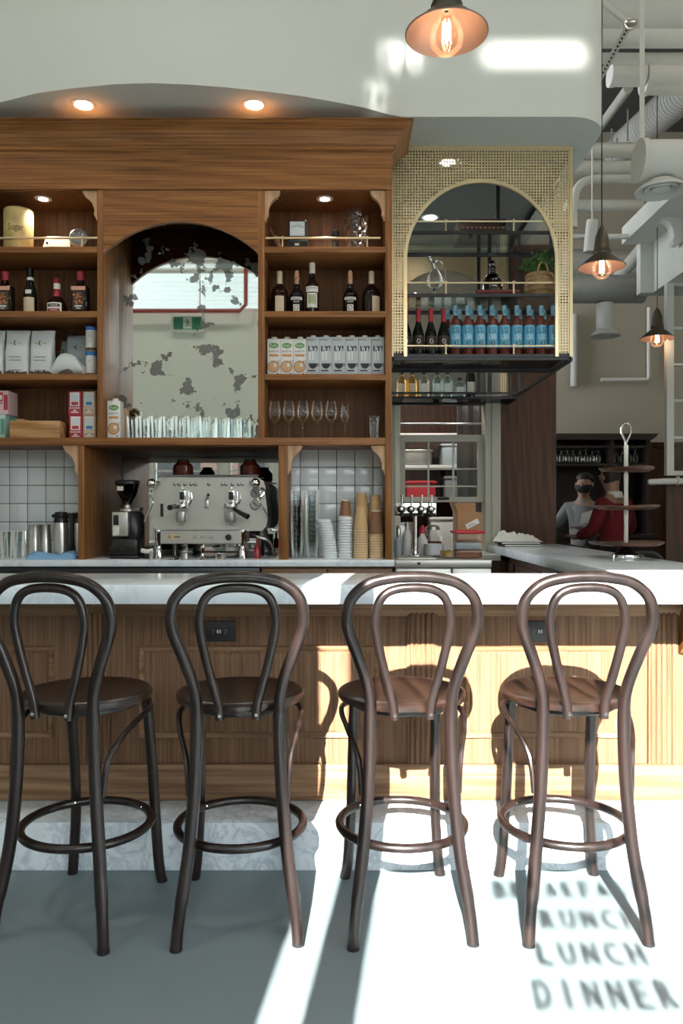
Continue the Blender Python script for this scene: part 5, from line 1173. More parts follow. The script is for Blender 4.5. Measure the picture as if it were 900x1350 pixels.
# three tier cake stand
ys_ = 4.38; xs_ = X(825, ys_); t = thing('cake_stand', 'three tier wooden cake stand with white pole and loop handle', 'cake stand', (xs_, ys_, ZT))
kz = ys_ / F
m = MB('chrome'); m.lathe([(0, 0), (.076, 0), (.078, .006), (.074, .022), (.06, .026), (0, .026)], (xs_, ys_, ZT), 32); m.build('base_ring', t)
m = MB('dark_bronze'); m.lathe([(.066, .026), (.045, .04), (.03, .06), (.022, .078), (0, .078)], (xs_, ys_, ZT), 28); m.build('base', t)
for py, wd, wob in ((717, 97, .010), (669.5, 84, .009), (619.5, 71, .010)):
    z = Z(py + 2, ys_); r = wd * kz / 2; m = MB('stand_wood'); vs = []; fs = []; na = 40
    for k_, (rr, zz) in enumerate([(0, 0), (.55, -.002), (.85, .002), (.96, .010), (1.0, .020), (.985, .021), (.93, .014), (.8, .009), (.5, .008), (0, .009)]):
        for i in range(na): a = 2 * PI * i / na; vs.append((xs_ + r * rr * math.cos(a) * (1 + .015 * math.sin(3 * a + py)), ys_ + r * rr * math.sin(a) * .95, z + zz + wob * rr * math.sin(2 * a + py) * .5 * (rr > .5)))
    for k_ in range(9):
        for i in range(na): a, b = k_ * na + i, k_ * na + (i + 1) % na; fs.append((a, b, b + na, a + na))
    m.add(vs, fs); m.build('plate', t)
m = MB('label_white')
for a, b in ((715, 672), (668, 623), (617, 586)): m.lathe([(.008, 0), (.012, .006), (.0105, (Z(b, ys_) - Z(a, ys_)) * .5), (.0125, (Z(b, ys_) - Z(a, ys_)) - .008), (.008, (Z(b, ys_) - Z(a, ys_)))], (xs_, ys_, Z(a, ys_)), 16)
m.mat('steel'); m.tube([(xs_, ys_, ZT + .07), (xs_, ys_, Z(584, ys_))], .006, 8); m.build('pole', t)
m = MB('chrome'); lp = [(0, 586), (1.8, 580), (5.5, 572), (6.3, 565), (4, 559.5), (0, 557.5), (-4, 559.5), (-6.3, 565), (-5.5, 572), (-1.8, 580), (0, 586)]; m.tube(bez([(xs_ + a * kz, ys_, Z(b, ys_)) for a, b in lp], 5), .0055, 8); m.build('loop_handle', t)
# ------------------------------------------------------------------ brass caged bottle rack hanging over the pass
YG = 4.69; YG1 = 6.42
def gx(px): return X(px, YG)
def gz(py): return Z(py, YG)
rack = thing('bottle_rack', 'black steel hanging bottle rack with arched perforated brass front', 'bottle rack', (gx(635), YG, gz(468)))
gx0, gx1 = .30, gx(753); gz0, gz1 = gz(470), gz(194)
# perforated front: crossing strips, clear inside the arch
acx = gx(634); ar = gx(731.5) - gx(634) ; azs = gz(342); arz = gz(241) - azs
ao = 1.03
def arch_top(x, k=1.0):
    d = (x - acx) / (ar * k)
    return None if abs(d) >= 1 else azs + arz * k * math.sqrt(1 - d * d)
m = MB('brass'); pitch = .0171; sw = .0078
def panel(m, y, gz0, gz1):
    n_ = round((gx1 - gx0) / pitch)
    for i in range(1, n_):
        x = gx0 + i * (gx1 - gx0) / n_; t_ = arch_top(x, 1.02)
        m.box(x - sw / 2, x + sw / 2, y, y + .003, gz0 if t_ is None else t_, gz1)
    n_ = round((gz1 - gz0) / pitch)
    for j in range(1, n_):
        z = gz0 + j * (gz1 - gz0) / n_; 
        if z > azs: d = (z - azs) / (arz * 1.02); w_ = 0 if d >= 1 else ar * 1.02 * math.sqrt(1 - d * d)
        else: w_ = ar * 1.02
        if w_ <= 0: m.box(gx0, gx1, y + .0004, y + .0026, z - sw / 2, z + sw / 2)
        else: m.box(gx0, acx - w_, y + .0004, y + .0026, z - sw / 2, z + sw / 2); m.box(acx + w_, gx1, y + .0004, y + .0026, z - sw / 2, z + sw / 2)
panel(m, YG, gz0 + .02, gz1); m.build('perforated_panel', rack)
m = MB('brass'); m.box(gx1 - .012, gx1 + .006, YG - .006, YG + .012, gz0, gz1); m.box(gx0 - .006, gx0 + .008, YG - .006, YG + .012, gz0, gz1); m.box(gx0 + .008, gx1 - .012, YG - .006, YG + .012, gz1 - .012, gz1 + .006); m.build('panel_frame', rack)
m = MB('brass_rail'); vs = []; fs = []
pts = [(acx - ar, gz0)] + [(acx - ar * math.cos(PI * i / 40), azs + arz * math.sin(PI * i / 40)) for i in range(41)] + [(acx + ar, gz0)]
pto = [(acx - ar * 1.045, gz0)] + [(acx - ar * 1.045 * math.cos(PI * i / 40), azs + arz * 1.05 * math.sin(PI * i / 40)) for i in range(41)] + [(acx + ar * 1.045, gz0)]
for (a, b), (c, d) in zip(pts, pto): vs += [(a, YG - .005, b), (c, YG - .005, d), (c, YG + .012, d), (a, YG + .012, b)]
for i in range(len(pts) - 1):
    b = i * 4
    for k in range(4): fs.append((b + k, b + (k + 1) % 4, b + 4 + (k + 1) % 4, b + 4 + k))
m.add(vs, fs); m.build('arch_trim', rack)
m = MB('brass'); panel(m, YG1 - .01, gz0 + .02, gz1); m.build('rear_perforated_panel', rack)
# steel skeleton
MB('cage_shade').box(gx0 + .01, gx1 - .012, YG + .014, YG1 - .02, 3.489, 3.498).build('shade_sheet', rack)  # dark sheet added to stand for the shade under the soffit
bw = .018
def bar(name, *b, mat='black_metal'): return MB(mat).box(*b).build(name, rack)
for y in (YG + .03, 5.13, 6.06, YG1 - .04):
    for x in (gx0, gx1 - .006): bar('post', x - .006, x + .012, y - .01, y + .01, gz0 - .02, HS)
for y in (YG + .012, 5.12, 6.05, YG1 - .03): bar('cross_bar', gx0, gx1, y, y + .014, gz0 - .018, gz0 - .004)
for x in (gx0, gx1): bar('side_bar', x - .012, x + .012, YG + .012, YG1, gz0 - .024, gz0 - .006)
for x in (gx0, gx1): bar('side_bar', x - .012, x + .012, YG + .012, YG1, gz1 - .026, gz1)
for x in (1.066, 1.15): bar('hanger', x - .012, x + .012, 6.15, 6.17, gz0, HS)
bar('hanger', X(656, YG + .4) - .012, X(656, YG + .4) + .012, YG + .39, YG + .41, gz(305), HS)
for py, mt in ((305, 'black_metal'), (388, 'black_metal'), (468, 'black_metal')):
    z = gz(py + 3)
    for ya, yb in ((YG + .014, 5.12), (6.05, YG1 - .02)):
        if py == 468 and ya > 5: z -= .055
        m = MB(mt); m.box(gx0 + .012, gx1 - .012, ya, ya + .014, z + .004, z + .022); m.box(gx0 + .012, gx1 - .012, yb - .014, yb, z, z + .022); m.box(gx0 + .012, gx0 + .026, ya + .014, yb - .014, z, z + .022); m.box(gx1 - .026, gx1 - .012, ya + .014, yb - .014, z, z + .022); sh = m.build('shelf', rack)
        MB('smoked_glass' if py == 468 else 'shelf_glass').box(gx0 + .026, gx1 - .026, ya + .014, yb - .014, z + .012, z + .021).build('glass', sh)
    z = gz(py + 3)
    # brass gallery
    zr = gz({305: 290, 388: 371.5, 468: 455}[py]); m = MB('brass_rail'); m.tube([(gx0 + .01, YG + .022, zr), (gx1 - .01, YG + .022, zr)], .0055, 8); g = m.build('gallery', rack)
    m = MB('brass_rail')
    for px in (588, 678): m.lathe([(.010, 0), (.010, .004), (.0055, .006), (.0055, zr - z - .024), (.009, zr - z - .02), (.009, zr - z - .012)], (gx(px), YG + .022, z + .022), 10)
    m.build('gallery_post', g)
sz = {k: gz(k + 3) + .0225 for k in (305, 388, 468)}
# wine bottles and blue labelled bottles
ywb = YG + .10
def small_text(m, s, z, w, h, r, x, y, mat): m.text(s, 0, z, w, h, wrap(r, x, y, 0), mat)
hb_ = Z(403, ywb) - sz[468]
bb = None; lbs = 'first second third fourth fifth sixth seventh eighth ninth'.split()
for row in range(2):
    for i in range(9):
        y = ywb + row * .095; x = X(600 + 16.2 * i, ywb) - row * .036; z = sz[468]
        if x > gx1 - .06: continue
        lb = ('blue labelled bottle in the front row, %s from the red capped bottles' % lbs[i]) if row == 0 else 'blue capped bottle in the second row, mostly hidden behind the front row'
        gr = 'blue labelled bottles, front row' if row == 0 else 'blue labelled bottles, second row'
        if bb is None:
            bb = thing('blue_label_bottle', lb, 'bottle', (0, 0, 0), 0, gr); h = hb_
            MB('bottle_amber').lathe([(0, 0), (.033, 0), (.034, .006), (.034, h * .60), (.030, h * .67), (.019, h * .74), (.0135, h * .78), (.0135, h * .9), (0, h * .9)], (0, 0, 0), 22).build('glass', bb, False)
            MB('cap_blue').lathe([(.0145, h * .80), (.0150, h * .985), (.012, h), (0, h)], (0, 0, 0), 16).build('cap', bb, False)
            m = MB('label_blue'); m.lathe([(.0345, h * .16), (.0347, h * .165), (.0347, h * .595), (.0345, h * .60)], (0, 0, 0), 24)
            w_ = wrap(.0353); m.text('LSI', 0, h * .50, .036, .034, w_, 'label_black'); m.text('L50', 0, h * .37, .046, .028, w_, 'paper_white'); m.text('43', 0, h * .25, .030, .030, w_, 'label_black')
            m.build('label', bb, False); m = MB('label_black'); wc = wrap(.0156); random.seed(2)
            for q in range(9): a, b = random.uniform(-.014, .014), random.uniform(.82, .97) * h; m.add([wc(a - .002, b - .003), wc(a + .003, b - .003), wc(a + .002, b + .004), wc(a - .003, b + .003)], [(0, 1, 2, 3)])
            m.build('cap_print', bb, False); bb.location = (x, y, z)
        else: dup(bb, (x, y, z), random.uniform(-.12, .12), lb, gr)
wb = None; h = Z(407, ywb) - sz[468]
for i, lb in enumerate(('red capped wine bottle next to the brass panel', 'red capped wine bottle, second from the brass panel', 'red capped wine bottle, third from the brass panel', 'red capped wine bottle nearest the blue labelled bottles')):
    x = X(534.5 + 16.6 * i, ywb)
    if wb is None:
        wb = thing('wine_bottle', lb, 'bottle', (0, 0, 0), 0, 'red capped wine bottles')
        MB('bottle_green').lathe([(0, 0), (.036, 0), (.037, .006), (.037, h * .42), (.033, h * .52), (.022, h * .63), (.0145, h * .72), (.0140, h * .96), (0, h * .96)], (0, 0, 0), 22).build('glass', wb, False)
        MB('red_cap').lathe([(.0148, h * .66), (.0150, h * .99), (.013, h), (0, h)], (0, 0, 0), 16).build('cap', wb, False)
        m = MB('label_black'); m.lathe([(.0375, h * .12), (.0378, h * .13), (.0378, h * .40), (.0375, h * .41)], (0, 0, 0), 16, None, -PI / 2 - 1, -PI / 2 + 1); m.mat('box_pink'); m.add([wrap(.0384)(.012 * math.cos(2 * PI * q / 16), h * .3 + .014 * math.sin(2 * PI * q / 16)) for q in range(16)], [tuple(range(16))]); m.build('label', wb, False)
        wb.location = (x, ywb, sz[468])
    else: dup(wb, (x, ywb, sz[468]), None, lb)
# silver ewer
ye = YG + .16; xe = X(573, ye); t = thing('silver_ewer', 'tall silver claret jug behind the middle brass rail', 'ewer', (xe, ye, sz[388])); h = Z(339, ye) - sz[388]
MB('crystal').lathe([(0, .062), (.018, .07), (.045, .09), (.05, .115), (.042, .15), (.024, .18), (.018, .2)], (xe, ye, sz[388]), 24).build('body', t)
m = MB('chrome'); m.lathe([(0, 0), (.042, 0), (.042, .005), (.012, .012), (.008, .05), (.02, .066), (0, .07)], (xe, ye, sz[388]), 22); m.build('foot', t)
m = MB('chrome'); m.tube(bez([(xe, ye, sz[388] + .185), (xe - .008, ye, sz[388] + h * .82), (xe - .03, ye, sz[388] + h * .95), (xe - .052, ye, sz[388] + h)], 6), [.020] * 8 + [.017, .016, .015, .016, .017, .016, .014, .012, .010, .006, .003][:11], 12); m.build('spout', t)
m = MB('chrome'); m.tube(bez([(xe - .012, ye, sz[388] + h * .86), (xe + .035, ye, sz[388] + h * .90), (xe + .062, ye, sz[388] + h * .70), (xe + .058, ye, sz[388] + h * .5), (xe + .04, ye, sz[388] + .10)], 6), .0055, 8); m.build('handle', t)
x = X(610, ye); m = MB('crystal'); m.tube([(x - .02, ye, sz[388] + .023), (x + .045, ye - .03, sz[388] + .015)], [.022, .012], 12); solo(m, 'lying_stopper', 'glass stopper lying beside the silver claret jug', 'stopper', (x, ye, sz[388]))
x = X(545, ye + .05); m = MB('black_metal'); m.lathe([(0, 0), (.05, 0), (.065, .012), (.07, .02), (.066, .02), (.05, .006), (0, .006)], (x, ye + .05, sz[388]), 24); m.mat('steel').lathe([(0, .006), (.03, .008), (.055, .03), (.04, .05), (0, .055)], (x, ye + .05, sz[388]), 22); solo(m, 'covered_dish', 'dark dish with rounded cover beside the claret jug', 'dish', (x, ye + .05, sz[388]))
# dark jug on a wooden tray
yj = YG + .2; xj = X(649, yj); t = thing('dark_decanter', 'dark smoked decanter on a brown tray in the rack', 'decanter', (xj, yj, sz[388] + .047)); h = .20; zj = sz[388] + .047
MB('dark_jug').lathe([(0, 0), (.056, 0), (.066, .03), (.062, .08), (.04, .115), (.02, .13), (.02, .16), (.026, .165), (.02, .165), (.015, .16), (.015, .13), (.036, .11), (.057, .08), (.06, .03), (0, .008)], (xj, yj, zj), 24).build('body', t); MB('dark_jug').lathe([(0, .165), (.012, .166), (.022, .185), (.012, .205), (0, .208)], (xj, yj, zj), 16).build('stopper', t)
x0, x1 = X(622, yj), X(680, yj); t = thing('wooden_tray', 'reddish brown box tray under the dark decanter', 'tray', ((x0 + x1) / 2, yj, sz[388]))
m = MB('stand_wood'); m.box(x0, x1, yj - .11, yj + .11, sz[388] + .001, sz[388] + .046, .006); m.build('box', t); m = MB('red_wax'); m.tube([(x0 + .01, yj - .113, sz[388] + .03), (x1 - .01, yj - .113, sz[388] + .03)], .005, 6); m.build('moulding', t)
# plant in a basket
yp = YG + .17; xp = X(711, yp); zp = sz[388]; t = thing('potted_fern', 'bushy green plant in a brown wicker basket', 'plant', (xp, yp, zp))
hp_ = Z(362, yp) - zp; m = MB('basket'); m.lathe([(0, 0), (.075, 0), (.085, .02), (.09, hp_ * .6), (.078, hp_ * .92), (.08, hp_), (.074, hp_), (.07, hp_ * .9), (0, hp_ * .88)], (xp, yp, zp), 28)
for k in range(5): m.torus((xp, yp, zp + .02 + k * hp_ * .19), .0865 + .004 * math.sin(k), .005, 28, 6)
m.build('basket', t); m = MB('basket'); m.tube([(xp + .03 * math.cos(PI * i / 12), yp - .08, zp + hp_ - .01 + .062 * math.sin(PI * i / 12)) for i in range(13)], .006, 8); m.build('handle', t)
m = MB('leaf_green'); random.seed(9)
for s_ in range(46):
    a = random.uniform(0, 2 * PI); L_ = random.uniform(.08, .16); sp_ = random.uniform(.1, .9); base = Vector((xp + .03 * math.cos(a), yp + .03 * math.sin(a), zp + hp_ * .9)); tip = base + Vector((math.cos(a) * sp_ * .125, math.sin(a) * sp_ * .10, L_ * (1.15 - .6 * sp_)))
    pts = bez([base, base.lerp(tip, .5) + Vector((0, 0, .02)), tip], 4); m.tube(pts, .0012, 4)
    for q in range(2, len(pts)):
        for sd in range(3):
            c = pts[q]; d = Vector((random.uniform(-1, 1), random.uniform(-1, 1), random.uniform(-.3, .9))).normalized(); up = Vector((random.uniform(-1, 1), random.uniform(-1, 1), random.uniform(-1, 1))); n_ = d.cross(up).normalized(); l_ = random.uniform(.012, .022)
            m.add([c, c + d * l_ * .5 + n_ * l_ * .34, c + d * l_, c + d * l_ * .5 - n_ * l_ * .34], [(0, 1, 2, 3)])
m.build('foliage', t, smooth=False)
# antique on the top shelf, cash register like
ya = YG + .2; x0, x1 = X(600, ya), X(664, ya); za = sz[305]; t = thing('antique_typewriter', 'dark bronze antique typewriter on the top shelf of the rack', 'typewriter', ((x0 + x1) / 2, ya, za))
m = MB('dark_bronze'); m.prism([(ya - .13, za), (ya + .12, za), (ya + .12, za + .125), (ya + .02, za + .12), (ya - .02, za + .075), (ya - .13, za + .035)], x0 + .01, x1 - .01, 'yz'); m.build('body', t)
m = MB('dark_bronze'); m.tube([(x0 + .02, ya + .05, za + .135), (x1 + .0, ya + .05, za + .135)], .021, 14); m.lathe([(0, 0), (.024, 0), (.024, .018), (0, .018)], (0, 0, 0), 14, Matrix.Translation((x1 - .0, ya + .05, za + .135)) @ Matrix.Rotation(R(90), 4, 'Y')); m.build('platen', t)
m = MB('label_pink')
for r_ in range(3):
    for c_ in range(10): m.lathe([(0, 0), (.007, 0), (.0065, .004), (0, .0045)], (x0 + .03 + (x1 - x0 - .06) * c_ / 9 + .006 * r_, ya - .115 + .032 * r_, za + .040 + .012 * r_), 8)
m.mat('dark_bronze')
m.build('keyboard', t)
# small spirits on the rear rack
yb = 6.16; zb2 = sz[468] - .055; spirits = [('amber spirit bottle, first on the rear rack beside the oak shelving', 529, 'spirit_amber', 'honey'), ('amber spirit bottle, second on the rear rack', 543, 'spirit_amber', 'honey'), ('clear spirit bottle beside the amber ones on the rear rack', 559, 'spirit_clear', None), ('pale blue spirit bottle, first of three on the rear rack', 576.5, 'spirit_aqua', None), ('pale blue spirit bottle, middle of three on the rear rack', 589.5, 'spirit_aqua', None), ('stout pale spirit bottle, last on the rear rack', 606, 'spirit_aqua', None)]
hh_ = Z(487.5, yb) - zb2
for i, (lb, px, mt, liq) in enumerate(spirits):
    x = X(px, yb); r = .041 if i != 5 else .048; h = hh_ * (.97 if i != 5 else .72)
    t = thing('spirit_bottle', lb, 'bottle', (x, yb, zb2), 0, 'small spirits on the rear rack'); MB(mt).lathe([(0, 0), (r, 0), (r, h * .62), (r * .7, h * .74), (r * .34, h * .80), (r * .34, h * .9), (0, h * .9)], (x, yb, zb2), 18).build('glass', t); MB('black_plastic').lathe([(0, h * .86), (r * .4, h * .86), (r * .4, h), (0, h)], (x, yb, zb2), 12).build('cap', t)
    m = MB('cream_label' if i < 2 else 'label_white' if i == 2 else 'dial_white'); m.lathe([(r + .0006, h * .14), (r + .001, h * .15), (r + .001, h * .5), (r + .0006, h * .51)], (x, yb, zb2), 12, None, -PI / 2 - .7, -PI / 2 + .7); m.build('label', t)
for px, lb in ((620, 'dark wine bottle standing on the rear rack near the walnut panel'),):
    yb2 = 6.2; x = X(px, yb2); bottle('wine_bottle', lb, x, yb2, zb2, [(.037, 0), (.037, .17), (.03, .2), (.016, .23), (.014, .27), (0, .27)], 'bottle_black', [([(0, .27), (.015, .27), (.015, .3), (0, .3)], 'bottle_black')], [(.05, .13, .0375, .9, 'label_white', [])])
# ------------------------------------------------------------------ lamps over the bar
def pendant(px, py, y, r, lb):
    x = X(px, y); zr = Z(py, y); t = thing('pendant_lamp', lb, 'pendant lamp', (x, y, zr), 0, 'copper lined pendant lamps')
    m = MB('lamp_bronze'); m.lathe([(r, 0), (r * .62, .052), (r * .34, .082), (r * .30, .086)], (x, y, zr), 40); m.build('shade', t)
    m = MB('copper_inside'); m.lathe([(r * .998, -.001), (r * .61, .050), (r * .33, .080), (r * .05, .080)], (x, y, zr), 40); m.torus((x, y, zr), r, .003, 40, 6); m.build('lining', t)
    m = MB('lamp_bronze'); m.lathe([(r * .34, .082), (r * .37, .098), (r * .33, .13), (r * .27, .2), (r * .16, .245), (r * .06, .27), (0, .272)], (x, y, zr), 28); m.torus((x, y, zr + .10), r * .365, .004, 28, 6); m.build('socket', t)
    MB('black_plastic').tube([(x, y, zr + .27), (x, y, 6.9)], .0045, 8).build('cord', t)
    b = MB('bulb_glass'); b.lathe([(0, -.078), (.034, -.071), (.056, -.046), (.062, -.014), (.052, .024), (.03, .054), (.024, .076)], (x, y, zr), 24); bl = b.build('bulb', t)
    m = MB('filament')
    for k in range(6): a = 2 * PI * k / 6; m.tube([(x + .012 * math.cos(a), y + .012 * math.sin(a), zr + .045), (x + .017 * math.cos(a + .3), y + .017 * math.sin(a + .3), zr - .035), ], .0016, 5)
    m.build('filament', bl)
    l = bpy.data.lights.new('pendant_glow', 'POINT'); l.energy = 1.3; l.color = (1, .74, .50); l.shadow_soft_size = .02
    o = bpy.data.objects.new('pendant_glow', l); COL.objects.link(o); o.location = (0, 0, -.01); o.parent = t
pendant(588.5, 44, 2.9, .149, 'copper lined pendant lamp hanging at the top, in front of the bulkhead')
pendant(793, 352, 5.2, .149, 'copper lined pendant lamp hanging beyond the brass rack')
pendant(866, 446, 7.1, .148, 'copper lined pendant lamp beside the white glazed screen')

# ------------------------------------------------------------------ services under the ceiling
def pipe(lb, pts, r, mat='duct_white', name='hanging_pipe', cat='pipe', n=18, caps=(), ribs=0):
    t = thing(name, lb, cat, pts[0]); m = MB(mat); m.tube(pts, r, n); m.build('run', t)
    for c in caps: 
        m = MB(mat); p = Vector(pts[c]); q = Vector(pts[1 if c == 0 else -2]); d = (q - p).normalized(); m.tube([p - d * .012, p + d * .03], r * 1.07, n); m.build('end_cap', t)
    if ribs:
        m = MB(mat); a, b = Vector(pts[0]), Vector(pts[-1]); k = int((b - a).length / ribs)
        for i in range(k): p = a.lerp(b, (i + .5) / k); m.tube([p - (b - a).normalized() * .006, p + (b - a).normalized() * .006], r * 1.03, n)
        m.build('ribbing', t)
    return t
def run(px0, px1, py, y, rpx, lb, **kw):
    z = Z(py, y); return pipe(lb, [(X(px0, y), y, z), (X(px1, y), y, z)], rpx * y / F, **kw)
run(770, 1010, 10, 6.3, 28, 'broad white duct at the very top beside the bulkhead', name='hanging_duct', cat='duct', n=28)
run(770, 1010, 51, 6.2, 11.5, 'white pipe directly under the broad top duct')
run(770, 1010, 77, 6.6, 7, 'thin white pipe, third one down from the top')
run(805, 849, 99, 6.9, 14, 'capped white duct stub behind the hanging strap', name='hanging_duct', cat='duct', n=28, caps=(0,))
run(850, 1010, 104, 6.95, 19.5, 'wider white duct joining the capped stub on the right', name='hanging_duct', cat='duct', n=28, caps=(0,))
run(843, 1010, 212, 5.6, 26, 'large capped white duct above the round diffuser', name='hanging_duct', cat='duct', n=36, caps=(0,))
run(745, 835, 198, 7.2, 9.5, 'grey white pipe behind the large capped duct')
run(752, 836, 221.5, 7.0, 9, 'white pipe just under the capped duct, middle one')
y = 6.9; pipe('bent white pipe turning down beside the brass rack', bez([(X(850, y), y, Z(236, y)), (X(800, y), y, Z(236, y)), (X(775, y), y, Z(238, y)), (X(762, y), y, Z(247, y)), (X(756, y), y, Z(268, y)), (X(755, y), y, Z(300, y))], 5), 5.5 * y / F)
run(745, 846, 271, 7.6, 7.5, 'white pipe level with the bottom of the round diffuser')
run(745, 835, 312, 7.4, 3.4, 'thin white conduit above the middle pendant lamp')
run(742, 848, 381, 8.0, 18, 'ribbed flexible duct behind the middle pendant lamp', name='hanging_duct', cat='duct', mat='flex_duct', n=28, ribs=.05)
# ducts running away from the bar
pipe('wrapped round duct slanting back from the top right', [(X(930, 7.9), 7.9, Z(98, 7.9)), (X(812, 11), 11, Z(200, 11))], .19, 'flex_duct', 'hanging_duct', 'duct', 28, ribs=.09)
pipe('grey duct slanting back behind the bulkhead edge', [(X(828, 8.0), 8.0, Z(116, 8.0)), (X(780, 9.6), 9.6, Z(182, 9.6))], .048, 'duct_grey', 'hanging_duct', 'duct', 20)
pipe('dark round pipe slanting behind the middle pendant', [(X(852, 8.3), 8.3, Z(322, 8.3)), (X(795, 10.6), 10.6, Z(388, 10.6))], .075, 'duct_grey', 'hanging_duct', 'duct', 18)
run(745, 850, 345, 11.2, 16, 'dark cross duct far behind the middle pendant', name='hanging_duct', cat='duct', mat='duct_grey', n=20)
# slotted channel, clamp and braces
y = 5.6; a, b = Vector((X(830, y), y, Z(32, y))), Vector((X(786, y + .6), y + .6, Z(112, y + .6)))
t = thing('hanging_channel', 'slotted steel channel brace hanging across the ducts', 'bracket', a); d = (b - a); L_ = d.length; d.normalize(); side = Vector((d.z, 0, -d.x)).normalized(); nrm = d.cross(side).normalized()
if nrm.y > 0: nrm = -nrm
m = MB('duct_white'); kk = 16
def strip(m, s0, s1, w0, w1, off=0):
    P_ = lambda s_, w_, o_: a + d * (L_ * s_) + side * w_ + nrm * o_
    vs = [P_(s0, w0, off), P_(s1, w0, off), P_(s1, w1, off), P_(s0, w1, off), P_(s0, w0, off - .003), P_(s1, w0, off - .003), P_(s1, w1, off - .003), P_(s0, w1, off - .003)]
    m.add([v[:] for v in vs], [(0, 1, 2, 3), (7, 6, 5, 4), (0, 4, 5, 1), (1, 5, 6, 2), (2, 6, 7, 3), (3, 7, 4, 0)])
strip(m, 0, 1, -.022, -.007); strip(m, 0, 1, .007, .022)
for i in range(kk + 1): strip(m, max(0, (i - .22) / kk), min(1, (i + .22) / kk), -.007, .007)
for s_ in (-1, 1):
    P_ = lambda t_, o_: a + d * (L_ * t_) + side * (.022 * s_) + nrm * o_
    m.add([P_(0, 0)[:], P_(1, 0)[:], P_(1, -.04)[:], P_(0, -.04)[:]], [(0, 1, 2, 3)])
m.build('channel', t); m = MB('black_matt'); strip(m, 0, 1, -.02, .02, -.035); m.build('channel_back', t)
m = MB('steel'); c = a; m.torus(c[:], .035, .010, 18, 6, 'y'); m.box(c.x - .03, c.x + .05, c.y - .03, c.y + .02, c.z - .01, c.z + .02, .005); m.build('clamp', t)
pipe('slanting white brace pipe entering at the top beside the bulkhead', [(X(782, 5.7), 5.7, Z(-8, 5.7)), (X(822, 5.7), 5.7, Z(27, 5.7))], .020)
y = 5.62; m = MB('duct_white'); m.box(X(841.5, y), X(848, y), y - .02, y - .016, Z(190, y), 6.9); solo(m, 'hanging_strap', 'flat white strap holding the large capped duct', 'strap', (X(845, y), y, Z(190, y)))
for px, top, bot, y, lb in ((806, 150, 205, 8.2, 'thin rod hanger behind the bulkhead edge'), (813, 145, 200, 8.4, 'second thin rod hanger, left of the bright one'), (827, 120, 186, 7.8, 'bright threaded rod left of the flat strap'), (805, 205, 214, 7.2, 'short rod hanger between two white pipes')):
    m = MB('steel'); m.tube([(X(px, y), y, Z(bot, y)), (X(px, y), y, 5.3 if px != 805 else Z(top, y))], .008, 6); solo(m, 'hanger_rod', lb, 'rod', (X(px, y), y, Z(bot, y)), 'rods hanging from the ceiling')
def diffuser(px, py, y, rpx, lb, ztop, neck):
    x, z = X(px, y), Z(py, y); r = rpx * y / F; t = thing('air_vent', lb, 'air vent', (x, y, z))
    m = MB('duct_white'); m.lathe([(r * neck, ztop - z), (r * neck, .05), (r * .8, .02), (r, -.01), (r, -.02), (r * .97, -.022), (r * .7, .0), (r * .66, .02)], (x, y, z), 36); m.build('body', t)
    m = MB('duct_white'); m.lathe([(r * .62, .015), (r * .64, -.012), (r * .60, -.016), (r * .42, .004), (r * .40, .02)], (x, y, z), 32); m.build('ring', t)
    m = MB('duct_white'); m.lathe([(r * .36, .012), (r * .37, -.014), (r * .3, -.022), (0, -.026)], (x, y, z), 28); m.build('core', t)
    m = MB('black_matt'); m.lathe([(0, .03), (r * .68, .03)], (x, y, z), 28); m.build('throat', t)
diffuser(871, 249, 5.6, 33, 'large round air diffuser under the capped duct', Z(212, 5.6) - .143, .5)
diffuser(797.5, 441, 8.0, 19.5, 'round air diffuser on a short duct above the hutch', Z(381, 8.0) - .147, .58)
# cylinder spot
y = 6.8; x = X(778.5, y); t = thing('cylinder_spotlight', 'white cylinder spotlight above the middle pendant lamp', 'spotlight', (x, y, Z(333, y)))
m = MB('duct_white'); m.tube([(x - .01, y, Z(333, y)), (x, y, Z(312, y)), (x + .012, y + .0, Z(291, y))], [.052, .05, .048], 20); m.build('body', t); m = MB('duct_white'); m.tube([(x + .012, y, Z(291, y)), (x + .016, y, 6.9)], .008, 8); m.build('stem', t)
# pipes on the far wall
yw = 11.5
pipe('fat grey pipe coming down the far wall with a rounded end', bez([(X(757.5, yw), yw, 4.2), (X(757.5, yw), yw, Z(460, yw)), (X(757, yw), yw, Z(503, yw))], 4) + [Vector((X(757, yw), yw, Z(507, yw))), Vector((X(757, yw), yw, Z(510, yw)))], 5.4 * yw / F, 'duct_grey')
pipe('thin bent pipe along the far wall beside the far pendant', [(X(855, yw), yw, 4.3), (X(855, yw), yw, Z(497, yw)), (X(853, yw), yw, Z(500, yw)), (X(792, yw), yw, Z(500.5, yw))], .026, 'duct_white')
# ------------------------------------------------------------------ painted soffit box and glazed screen on the right
x_c = 2.672; z_c = Z(320, 7.5)
m = MB('plaster'); m.box(x_c, 6.0, 4.3, 7.55, z_c, z_c + .16); struct(m, 'trim_2')
zb_ = Z(386, 7.5)
struct(MB('plaster').box(2.95, 6.0, 4.3, 7.5, zb_, z_c), 'wall_soffit_box')
struct(MB('plaster').box(2.83, 6.0, 7.5, 7.6, zb_, z_c), 'wall_soffit_end')
yk = 6.85; zk = Z(284, yk); m = MB('white_paint')
pr_ = [(0, 0), (.0, -.16), (.05, -.18), (.06, -.14), (.05, -.10), (.08, -.03), (.17, .0)]
xk = 2.95; kk = .30 / .18
pf = [(xk, zk), (xk - .17, zk), (xk - .17, zk - .03), (xk - .12, zk - .05), (xk - .085, zk - .11), (xk - .07, zk - .18), (xk - .085, zk - .215), (xk - .07, zk - .245), (xk - .03, zk - .25), (xk, zk - .22)]
